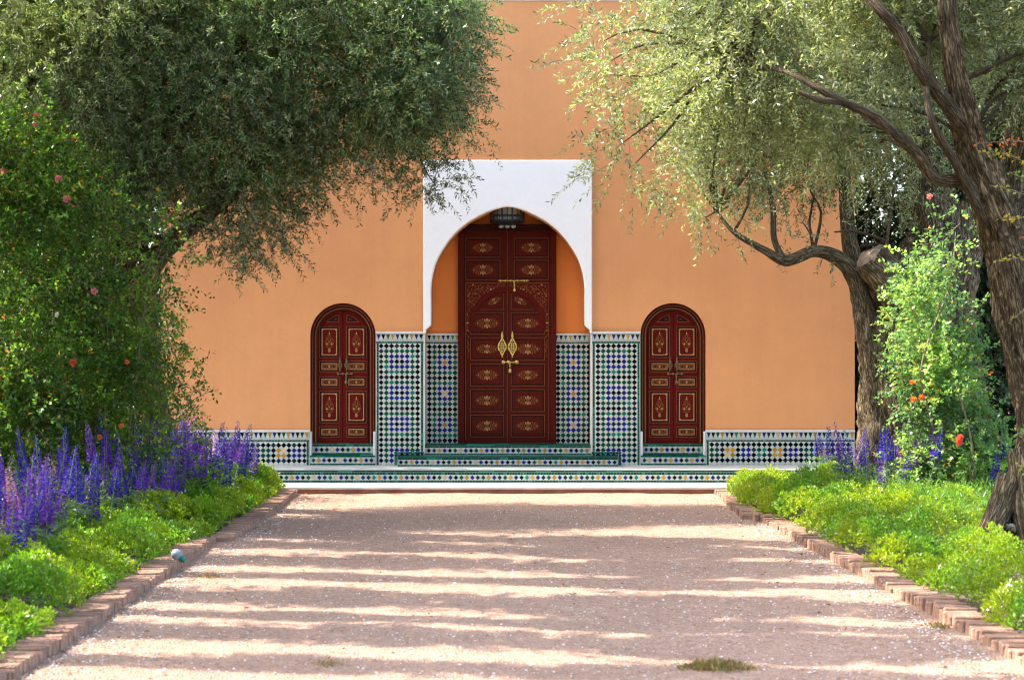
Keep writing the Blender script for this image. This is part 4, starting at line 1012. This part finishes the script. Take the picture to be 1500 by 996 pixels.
REDS = [(.45, .10, .03), (.50, .24, .03), (.55, .40, .06)]
dR = 18.6
polyRose = pxpoly([(-60, 190), (30, 175), (70, 200), (85, 270), (130, 290), (150, 335), (195, 345), (205, 375), (175, 410), (205, 440), (175, 490), (205, 520), (225, 560), (205, 600), (228, 650), (235, 720), (-80, 780)], dR)
bl = [('pink', PT(53, 170, dR-.5)), ('pink', PT(52, 184, dR-.5)), ('pink', PT(86, 262, dR-.8)), ('pink', PT(98, 292, dR-.8)), ('pink', PT(138, 427, dR-1.0)), 
      ('coral', PT(108, 531, dR-1.1)), ('white', PT(84, 461, dR-1.1)), ('orange', PT(146, 640, dR-1.0)), ('orange', PT(178, 624, dR-.9)), ('orange', PT(48, 651, dR-1.1)), ('pink', PT(4, 252, dR-.7)),
      ('orange', PT(2, 553, dR-.9)), ('orange', PT(186, 530, dR-.8))]
canes = [([PT(x, 740, dR+.2), PT(x+10, 620, dR+.1), PT(x+25, 500, dR), PT(x+40, 380, dR)], [.02, .016, .012, .006]) for x in (10, 70, 130, 180)]
tipsR = [PT(x-34 if y > 360 else x-8, y, dR+random.uniform(-.6, .3)) for x, y in ((268, 385), (250, 372), (230, 350), (180, 330), (150, 300), (120, 255), (95, 215), (60, 160), (30, 150), (250, 425), (262, 455), (272, 500), (288, 540), (300, 575), (296, 610), (285, 648), (270, 680), (232, 325), (258, 350))]
shrub('rose_bush', polyRose, dR-DW, 1.15, 600, 17, (.10, .20, .030), 'big rose bush with pink and orange blooms filling the left side behind the purple flowers', 'rose bush',
      gap=.88, alt=REDS+[(.26, .36, .05)]*5, altp=.10, canes=canes, blooms=bl, seed=3, tips=tipsR, loc=PT(90, 745, dR), cr=.16, leafL=.05, leafW=.032)
dS = 22.4
polyS = pxpoly([(205, 400), (225, 412), (235, 440), (240, 480), (255, 510), (262, 560), (258, 600), (262, 630), (275, 650), (275, 700), (230, 730), (180, 600), (200, 450)], dS)
tipsS = [PT(x, y, dS+dd) for x, y, dd in ((236, 430, 0), (248, 500, 0), (262, 500, 0), (270, 545, 0), (275, 590, 0), (258, 570, 0), (240, 450, .1), (230, 410, 0), (290, 640, .1))]
shrub('shrub', polyS, dS-DW, .5, 60, 9, (.035, .060, .022), 'dark sparse shrub against the orange wall, right of the rose bush', 'shrub', gap=.6, alt=REDS, altp=.05,
      canes=[([PT(230, 730, dS), PT(240, 600, dS), PT(262, 520, dS), PT(280, 500, dS)], [.018, .014, .009, .004]), ([PT(240, 640, dS), PT(270, 595, dS), PT(314, 570, dS-.1)], [.01, .006, .002])], seed=5, loc=PT(235, 735, dS), cr=.12, leafL=.045, leafW=.028, tips=tipsS)
dT = 18.6
polyT = pxpoly([(1385, 320), (1425, 335), (1430, 430), (1420, 480), (1440, 570), (1465, 650), (1455, 725), (1395, 745), (1340, 700), (1315, 640), (1308, 570), (1325, 520), (1330, 470), (1318, 460), (1345, 390)], dT)
bl = [('coral', PT(1407, 640, dT-.9)), ('coral', PT(1404, 646, dT-.9)), ('pink', PT(1362, 288, dT-.2)), ('orange', PT(1336, 560, dT-.7)), ('orange', PT(1350, 582, dT-.7)), ('orange', PT(1338, 585, dT-.6))]
canes = [([PT(1390, 770, dT-.1), PT(1370, 640, dT-.4), PT(1350, 540, dT-.6), PT(1390, 420, dT-.5), PT(1400, 340, dT-.3)], [.018, .015, .012, .009, .004]), ([PT(1420, 760, dT-.2), PT(1425, 660, dT-.7), PT(1400, 560, dT-.8)], [.014, .011, .006])]
shrub('rose_bush', polyT, dT-DW, .6, 330, 11, (.17, .29, .10), 'climbing rose with one coral bloom, between the two right hand trunks', 'rose bush', gap=.78, alt=REDS, altp=.03, canes=canes, blooms=bl, seed=8, loc=PT(1395, 775, dT), cr=.09, leafL=.046, leafW=.033, tlen=.15)
# rose canes with yellow and red young leaves at the right edge, nearer the viewer
dE = 14.8
def spray(pts, n, cols, r=.004):
    V = [Vector(p) for p in pts]; P = []; 
    for k in range(n):
        t = (k+.5)/n*(len(V)-1); i = min(int(t), len(V)-2); P.append(tuple(V[i].lerp(V[i+1], t-i)+Vector((random.gauss(0, .012), random.gauss(0, .03), random.gauss(0, .015)))))
    return np.array(P), tints(n, cols, .2, .1)
E = [(((1520, 250), (1490, 232), (1462, 224), (1436, 222)), 60, (.42, .33, .03)), (((1520, 215), (1490, 206), (1470, 208), (1428, 210)), 34, (.66, .13, .03)), (((1512, 290), (1480, 278), (1452, 272)), 16, (.36, .34, .04)),
     (((1520, 322), (1490, 318), (1466, 320)), 26, (.45, .36, .03)), (((1520, 372), (1490, 378), (1456, 382)), 24, (.40, .36, .04)), (((1520, 440), (1500, 455), (1478, 470)), 14, (.28, .32, .04)), (((1516, 262), (1500, 262), (1478, 252)), 18, (.2, .3, .04)),
     (((1520, 340), (1505, 345), (1492, 350)), 8, (.6, .12, .05)), (((1520, 620), (1500, 628), (1488, 640)), 20, (.2, .32, .05)), (((1520, 700), (1500, 690), (1490, 680)), 18, (.2, .3, .05))]
Ps, Cs = [], []; can = [([PT(1540, 900, dE), PT(1530, 700, dE), PT(1528, 450, dE), PT(1532, 200, dE)], [.014, .012, .009, .004])]
for pts, n, c in E:
    pp = [PT(x, y, dE) for x, y in pts]; a, b_ = spray(pp, n, c); Ps.append(a); Cs.append(b_); can.append((pp, [.005, .004, .003, .002][:len(pp)]))
Ps = np.vstack(Ps); Cs = np.vstack(Cs); root = empty('rose_bush', PT(1540, 905, dE)); tag(root, 'rose canes with yellow and red young leaves reaching in from the right edge', 'rose bush')
D = rng.normal(0, 1, Ps.shape)*np.array([1, .6, .6])
put('foliage', leaf_mesh('foliage', Ps, D, .034, .024, Cs, M['leaf'], N=rng.normal(0, .5, Ps.shape)+np.array([0, -.6, .8])), root, -root.location)
put('stem', limb_mesh('stem', [(c, r, 6, .03) for c, r in can], M['twig']), root, -root.location)

# ------------------------------------------------------------------ beds
def kx(y, side):       # outer edge of the kerb
    if side < 0: return (-2.80+(-1.85-y)/6.4*.14 if y > -8.3 else -2.83+(-8.4-y)/11.6*.23)-.12
    return (2.80-(-1.85-y)/3.97*.18 if y > -5.85 else 2.80+(-5.98-y)/13*.19)+.12
def bedz(x, y): return .03+.05*min(1, max(0, (abs(x)-2.85))/1.2)+noise.noise(Vector((x*2, y*2, 1)))*.02
for s, nm in ((-1, 'bed_soil'), (1, 'bed_soil')):
    tag(sheet(nm, s*2.86 if s > 0 else -10, 10 if s > 0 else -2.8, -24, -1.85 if True else 0, 40, 120, bedz, M['soil']), kind='structure')
    tag(sheet(nm, s*4.96 if s > 0 else -10, 10 if s > 0 else -4.96, -1.85, 12, 20, 40, bedz, M['soil']), kind='structure')
MND = {}
for sd in (-1, 1):
    L_ = []; y = -1.9
    while y > -17:
        for d0 in (.12, .42, .75, 1.15) if sd < 0 else (.12, .45, .85, 1.3, 1.8):
            yy = y+random.uniform(-.22, .22); d = d0+random.uniform(-.10, .10); rr_ = random.uniform(.24, .40)
            hh_ = random.uniform(.13, .42)*(1.1 if d0 > .3 else .9); L_.append((kx(yy, sd)+sd*(d+.10), yy, rr_, hh_))
        y -= .38
    MND[sd] = np.array(L_)
def mound_h(x, y, side):
    x = np.asarray(x, float); y = np.asarray(y, float); h = np.full(x.shape, .0)
    for mx_, my_, r_, hh_ in MND[side]:
        q = 1-((x-mx_)**2+(y-my_)**2)/(r_*r_); k = q > 0
        if k.any(): h[k] = np.maximum(h[k], hh_*np.sqrt(q[k]))
    return h
def ground_cover(side, ymin, ymax, wfun, n, label, base, seed):
    ys = rng.uniform(ymin, ymax, n*2); d = rng.uniform(-.10, 1, n*2)*np.array([wfun(y) for y in ys])+0.0
    xs = np.array([kx(y, side) for y in ys])+side*d; h = mound_h(xs, ys, side); k_ = h > .04; xs, ys, h = xs[k_][:n], ys[k_][:n], h[k_][:n]
    e = .02; gx = (mound_h(xs+e, ys, side)-mound_h(xs-e, ys, side))/(2*e); gy = (mound_h(xs, ys+e, side)-mound_h(xs, ys-e, side))/(2*e)
    N_ = norm(np.stack([-np.clip(gx, -2.5, 2.5), -np.clip(gy, -2.5, 2.5), np.ones(len(xs))], 1)); dp = np.abs(rng.normal(0, .085, len(xs)))
    lump = np.array([noise.noise(Vector((x*9, y*9, 4))) for x, y in zip(xs, ys)])*.05
    z0 = np.array([bedz(x, y) for x, y in zip(xs, ys)]); X = np.stack([xs, ys, z0+h+lump], 1)-N_*dp[:, None]; X[:, 2] = np.maximum(X[:, 2], z0*.6)
    C_ = np.array([noise.noise(Vector((x*1.7, y*1.2, 9))) for x, y in zip(xs, ys)])
    kk = keep(X); X, N_, C_ = X[kk], N_[kk], C_[kk]
    k = 6; A = np.repeat(X, k, 0); nn = np.repeat(N_, k, 0); cc = np.repeat(C_, k)
    D = norm(nn*.8+rng.normal(0, .75, A.shape)+np.array([0, 0, .45])); A = A+D*rng.uniform(0, .022, (len(A), 1))
    big = rng.random(len(A)) < .1
    col = tints(len(A), base, .22, .08); t = np.clip(.5+cc*1.9, 0, 1)[:, None]; col = col*np.array([.55, .78, .9])*(1-t)+col*np.array([1.35, 1.15, .7])*t
    wb = rng.random(len(A)) < .006; col[wb] = (.7, .68, .66); wb = rng.random(len(A)) < .03; col[wb] = (.24, .17, .06)
    me = leaf_mesh('ground_cover', A, D, rng.uniform(.018, .038, len(A)), rng.uniform(.011, .020, len(A)), col, M['cover'])
    return tag(put('ground_cover', me), label, 'ground cover', kind='stuff')
def keep(X):
    return ~((X[:, 0] > 3.62) & (X[:, 0] < 4.75) & (X[:, 1] > -12.3) & (X[:, 1] < -8.7))
def wl(y): return 1.05 if y < -8 else 1.05-.25*(y+8)/6
ground_cover(-1, -16.5, -1.95, lambda y: 1.2 if y < -8 else .75, 28000, 'mounds of bright green ground cover along the left kerb', (.23, .36, .020), 1)
ground_cover(1, -16.5, -1.95, lambda y: 2.0, 42000, 'mounds of bright yellow green ground cover along the right kerb', (.23, .34, .022), 2)
# feathery foliage behind
def feather(side, ymin, ymax, d0, d1, n, hmax, base, label):
    C = []
    while len(C) < n:
        y = random.uniform(ymin, ymax); d = random.uniform(d0, d1); x = kx(y, side)+side*d; C.append((x, y, bedz(x, y)))
    C = np.array(C); C = C[keep(C)]; n = len(C); k = 26; A = np.repeat(C, k, 0); t = rng.random((len(A), 1)); hh = np.repeat(hmax*rng.uniform(.6, 1.1, (n, 1)), k, 0)
    sp = rng.normal(0, .09, (len(A), 2))*(.5+t); P = A.copy(); P[:, :2] += sp; P[:, 2] += (t*hh)[:, 0]
    D = norm(np.concatenate([sp*4, .8*np.ones((len(A), 1))], 1)+rng.normal(0, .4, A.shape))
    me = leaf_mesh('feathery_foliage', P, D, rng.uniform(.05, .11, len(A)), .006, tints(len(A), base, .3, .1), M['cover'])
    tag(put('feathery_foliage', me), label, 'foliage', kind='stuff')
feather(-1, -15, -2.6, .75, 2.1, 1900, .55, (.12, .19, .06), 'feathery grey green foliage under the purple flowers in the left bed')
feather(1, -11.5, -2.6, .9, 3.0, 2200, .42, (.16, .30, .05), 'feathery light green foliage between the kerb and the trunks in the right bed')

# ---- larkspurs
def spike_meshes(h, cols, seed):
    r_ = random.Random(seed); st = MB(); bend = (r_.uniform(-.06, .06), r_.uniform(-.05, .05))
    pt = lambda t: Vector((bend[0]*t*t, bend[1]*t*t, h*t)); st.tube([pt(t/5) for t in range(6)], [.005, .0045, .004, .0035, .003, .0015], 5)
    for k in range(16):
        t = r_.uniform(.08, .6); p = pt(t); a = r_.uniform(0, 6.28)
        for q in range(3):
            aa = a+(q-1)*.5; l_ = r_.uniform(.05, .11); d = Vector((math.cos(aa)*l_, math.sin(aa)*l_, l_*.5)); sd = Vector((-math.sin(aa), math.cos(aa), 0))*.003
            st.add([p-sd, p+sd, p+d+Vector((0, 0, -.01)), p+d*.5-sd+Vector((0, 0, .01))], [(0, 1, 2, 3)])
    sm = st.mesh('stem', [m_stem], recalc=False)
    P = []; D = []; n = r_.randint(34, 52); s0 = r_.uniform(.42, .66)
    for k in range(n):
        f = k/n; t = s0+(1.0-s0)*f; p = pt(t); a = k*2.399+r_.uniform(-.3, .3); out = Vector((math.cos(a), math.sin(a), .15)); rad = .034*(1-f)**.6+.009
        cpt = p+out*rad*.6
        for q in range(4 if f < .8 else 2):
            b = q*1.57+.4; sd = out.cross(Vector((0, 0, 1))).normalized(); up = sd.cross(out).normalized()
            d = (sd*math.cos(b)+up*math.sin(b))*1.0+out*.5; P.append(tuple(cpt)); D.append(tuple(d))
    P = np.array(P); D = np.array(D); sc = np.linspace(1, .45, len(P))
    fm = leaf_mesh('flower_spike', P, D, (.030*sc), (.024*sc), tints(len(P), cols, .35, .12), M['petal'], N=rng.normal(size=P.shape), mid=.6)
    return sm, fm
m_stem = m_plain('larkspur_stem', (.10, .17, .06), .7)
LK = {'violet': ((.13, .04, .38), 'violet larkspur spike'), 'deep blue': ((.045, .028, .33), 'deep blue larkspur spike'), 'lilac': ((.36, .20, .55), 'pale lilac larkspur spike'), 'pink': ((.58, .25, .38), 'pink larkspur spike'), 'white': ((.75, .72, .78), 'white larkspur spike')}
protos = {}
for kn, (c, lb) in LK.items():
    protos[kn] = [spike_meshes(random.uniform(.90, 1.04), c, hash_) for hash_ in range(len(kn), len(kn)+6)]
def larkspur(kn, x, y, hs, where, group):
    sm, fm = random.choice(protos[kn]); o = empty('larkspur', (x, y, bedz(x, y))); tag(o, LK[kn][1]+' '+where, 'flower', group)
    put('stem', sm, o); put('flower_spike', fm, o); o.rotation_euler = (random.gauss(0, .15), random.gauss(0, .15), random.uniform(0, 6.28)); o.scale = (1.3, 1.3, hs)
def where_l(y): return 'at the wall end of the left bed' if y > -6 else ('below the big rose bush in the left bed' if y > -10.5 else 'near the left edge in the crowded left bed')
def where_r(y): return 'against the mosaic base in the right bed' if y > -4.5 else 'in front of the trunks in the right bed'
kinds = ['violet']*16+['deep blue']*20+['lilac']*3+['pink']
n = 0
while n < 228:
    y = -(2.3+12.7*random.random()**1.55); d = random.uniform(.22 if y > -6 else .42, 1.45) if y > -9 else random.uniform(.45, 1.25); x = kx(y, -1)-d
    kn = random.choice(kinds); larkspur(kn, x, y, random.uniform(.60, 1.13)*(.85+.2*min(1, (d-.5))), where_l(y), 'larkspurs in the left bed'); n += 1
n = 0
while n < 70:
    y = -random.uniform(2.6, 7.2); d = random.uniform(.9, 2.5); x = kx(y, 1)+d
    kn = random.choice(['violet']*4+['deep blue']*8+['lilac']); larkspur(kn, x, y, random.uniform(.68, 1.08), where_r(y), 'larkspurs in the right bed'); n += 1
# small white and pink blossoms in the right bed
for (px, py, d, kn, lb) in ((1300, 738, 19.2, 'white', 'white blossom standing above the ground cover in the right bed'), (1237, 717, 20.3, 'white', 'small white blossom nearest the tiled wall in the right bed'),
                            (1291, 765, 18.0, 'pink', 'pink blossom cluster low in the right bed'), (1478, 772, 15.5, 'white', 'white blossom at the foot of the nearest trunk')):
    p = PT(px, py, d); o = empty('garden_flower', (p.x, p.y, bedz(p.x, p.y))); tag(o, lb, 'flower')
    hgt = p.z-o.location.z; q = MB(); q.tube([(0, 0, 0), (.01, 0, hgt*.5), (0, 0, hgt)], .003, 5); q.build('stem', [m_stem], o)
    for k in range(3):
        f = put('blossom', BL[kn], o, (random.uniform(-.04, .04), random.uniform(-.03, .03), hgt+random.uniform(-.02, .02))); f.rotation_euler = (R(50), 0, random.uniform(0, 3)); 
for (px, py, d) in ((381, 680, 21.3), (387, 726, 20.5), (344, 706, 20.2)):
    pass

# ------------------------------------------------------------------ garden lamp on the left kerb
p = PT(262, 823, 14.55); o = empty('garden_spotlight', (p.x, p.y, .075)); o.scale = (.68,)*3; tag(o, 'white garden spotlight with a green socket lying on the left kerb', 'lamp')
q = MB(); prof = [(.005, -.075), (.035, -.07), (.058, -.045), (.066, -.01), (.058, .03), (.040, .055), (.030, .062)]
q.lathe((0, 0, 0), prof, 18); me = q.mesh('lamp_head', [M['white_en']], smooth=True)
h = put('lamp_head', me, o, (-.02, 0, .055)); h.rotation_euler = (0, R(125), R(-15))
q = MB(); q.lathe((0, 0, 0), [(.030, .055), (.040, .06), (.036, .10), (.028, .125), (.012, .13)], 16); h = put('lamp_socket', q.mesh('lamp_socket', [M['green_en']], smooth=True), o, (-.02, 0, .055)); h.rotation_euler = (0, R(125), R(-15))
q = MB(); q.tube([(0.0, .0, -.09), (-.01, 0, .03)], .008, 6); q.build('ground_spike', [M['iron']], o)

# ------------------------------------------------------------------ pebbles, fallen leaves and weeds on the path
def scatter_stones(n, name):
    V = []; Fa = []; cols = []
    base = np.array([(1, 0, 0), (-1, 0, 0), (0, 1, 0), (0, -1, 0), (0, 0, .7), (0, 0, -.7)]); fs = [(0, 2, 4), (2, 1, 4), (1, 3, 4), (3, 0, 4), (2, 0, 5), (1, 2, 5), (3, 1, 5), (0, 3, 5)]
    for i in range(n):
        y = -2-16.5*random.random()**.8; x = random.uniform(-2.6, 2.75)
        if random.random() < .35: x = random.choice((-2.62+abs(random.gauss(0, .22)), 2.72-abs(random.gauss(0, .22))))
        s = min(.016, .0045+abs(random.gauss(0, .0032))); a = random.uniform(0, 3.14); c_, s_ = math.cos(a), math.sin(a)
        for v in base:
            j = v*s*random.uniform(.7, 1.25); V.append((x+j[0]*c_-j[1]*s_, y+j[0]*s_+j[1]*c_, pz(x, y)+j[2]+s*.3))
        t = random.random(); c = (.62, .50, .44) if t < .35 else ((.40, .25, .19) if t < .8 else (.72, .66, .60)); f = random.uniform(.8, 1.15)
        for q_ in fs: Fa.append(tuple(6*i+k for k in q_)); cols.append((c[0]*f, c[1]*f, c[2]*f, 1))
    me = bpy.data.meshes.new(name); me.from_pydata(V, [], Fa); me.materials.append(m_attr('pebble', .9, .2, 0)); at = me.attributes.new('tint', 'FLOAT_COLOR', 'FACE'); at.data.foreach_set('color', np.array(cols, dtype=np.float32).ravel())
    tag(put(name, me), 'loose pebbles scattered over the gravel path', 'pebbles', kind='stuff')
scatter_stones(13000, 'pebbles')
P = np.array([(random.uniform(-2.6, 2.7) if random.random() < .6 else random.choice((-2.6+abs(random.gauss(0, .2)), 2.7-abs(random.gauss(0, .2)))), -2-16*random.random(), .006) for _ in range(1900)])
tag(put('fallen_leaves', leaf_mesh('fallen_leaves', P, rng.normal(0, 1, P.shape)*np.array([1, 1, .15]), rng.uniform(.018, .05, 1900), .013, tints(1900, (.24, .15, .07), .6, .25), M['weed'], N=np.tile([0, 0, 1.0], (1900, 1))+rng.normal(0, .4, (1900, 3)))), 'dry fallen leaves scattered on the gravel path', 'leaves', kind='stuff')
def weed(px0, px1, py, n, h, label, base=(.22, .15, .06)):
    d = EYE*F/(py-HY); c = PT((px0+px1)/2, py, d); wd = (px1-px0)*d/F/2; o = empty('weed_tuft', (c.x, c.y, 0)); tag(o, label, 'weed')
    t = rng.normal(0, .42, n); P = np.stack([t*wd, rng.normal(0, .06, n), np.zeros(n)], 1); hh = h*np.exp(-t**2*1.5)*rng.uniform(.5, 1.2, n)
    D = rng.normal(0, .6, (n, 3)); D[:, 2] = abs(D[:, 2])+.5
    tag(put('blades', leaf_mesh('blades', P, D, hh, .010, tints(n, base, .4, .15, [(.30, .26, .12)], .2), M['weed']), o), kind='stuff')
weed(985, 1115, 978, 900, .055, 'straggling olive green weed in the gravel at the bottom of the picture, right of centre')
weed(440, 520, 972, 110, .022, 'thin flat weed in the gravel at the bottom of the picture, left of centre')
weed(1350, 1395, 918, 130, .04, 'small weed tuft at the foot of the right kerb')
weed(280, 330, 845, 120, .03, 'small weed tuft at the foot of the left kerb below the spotlight')
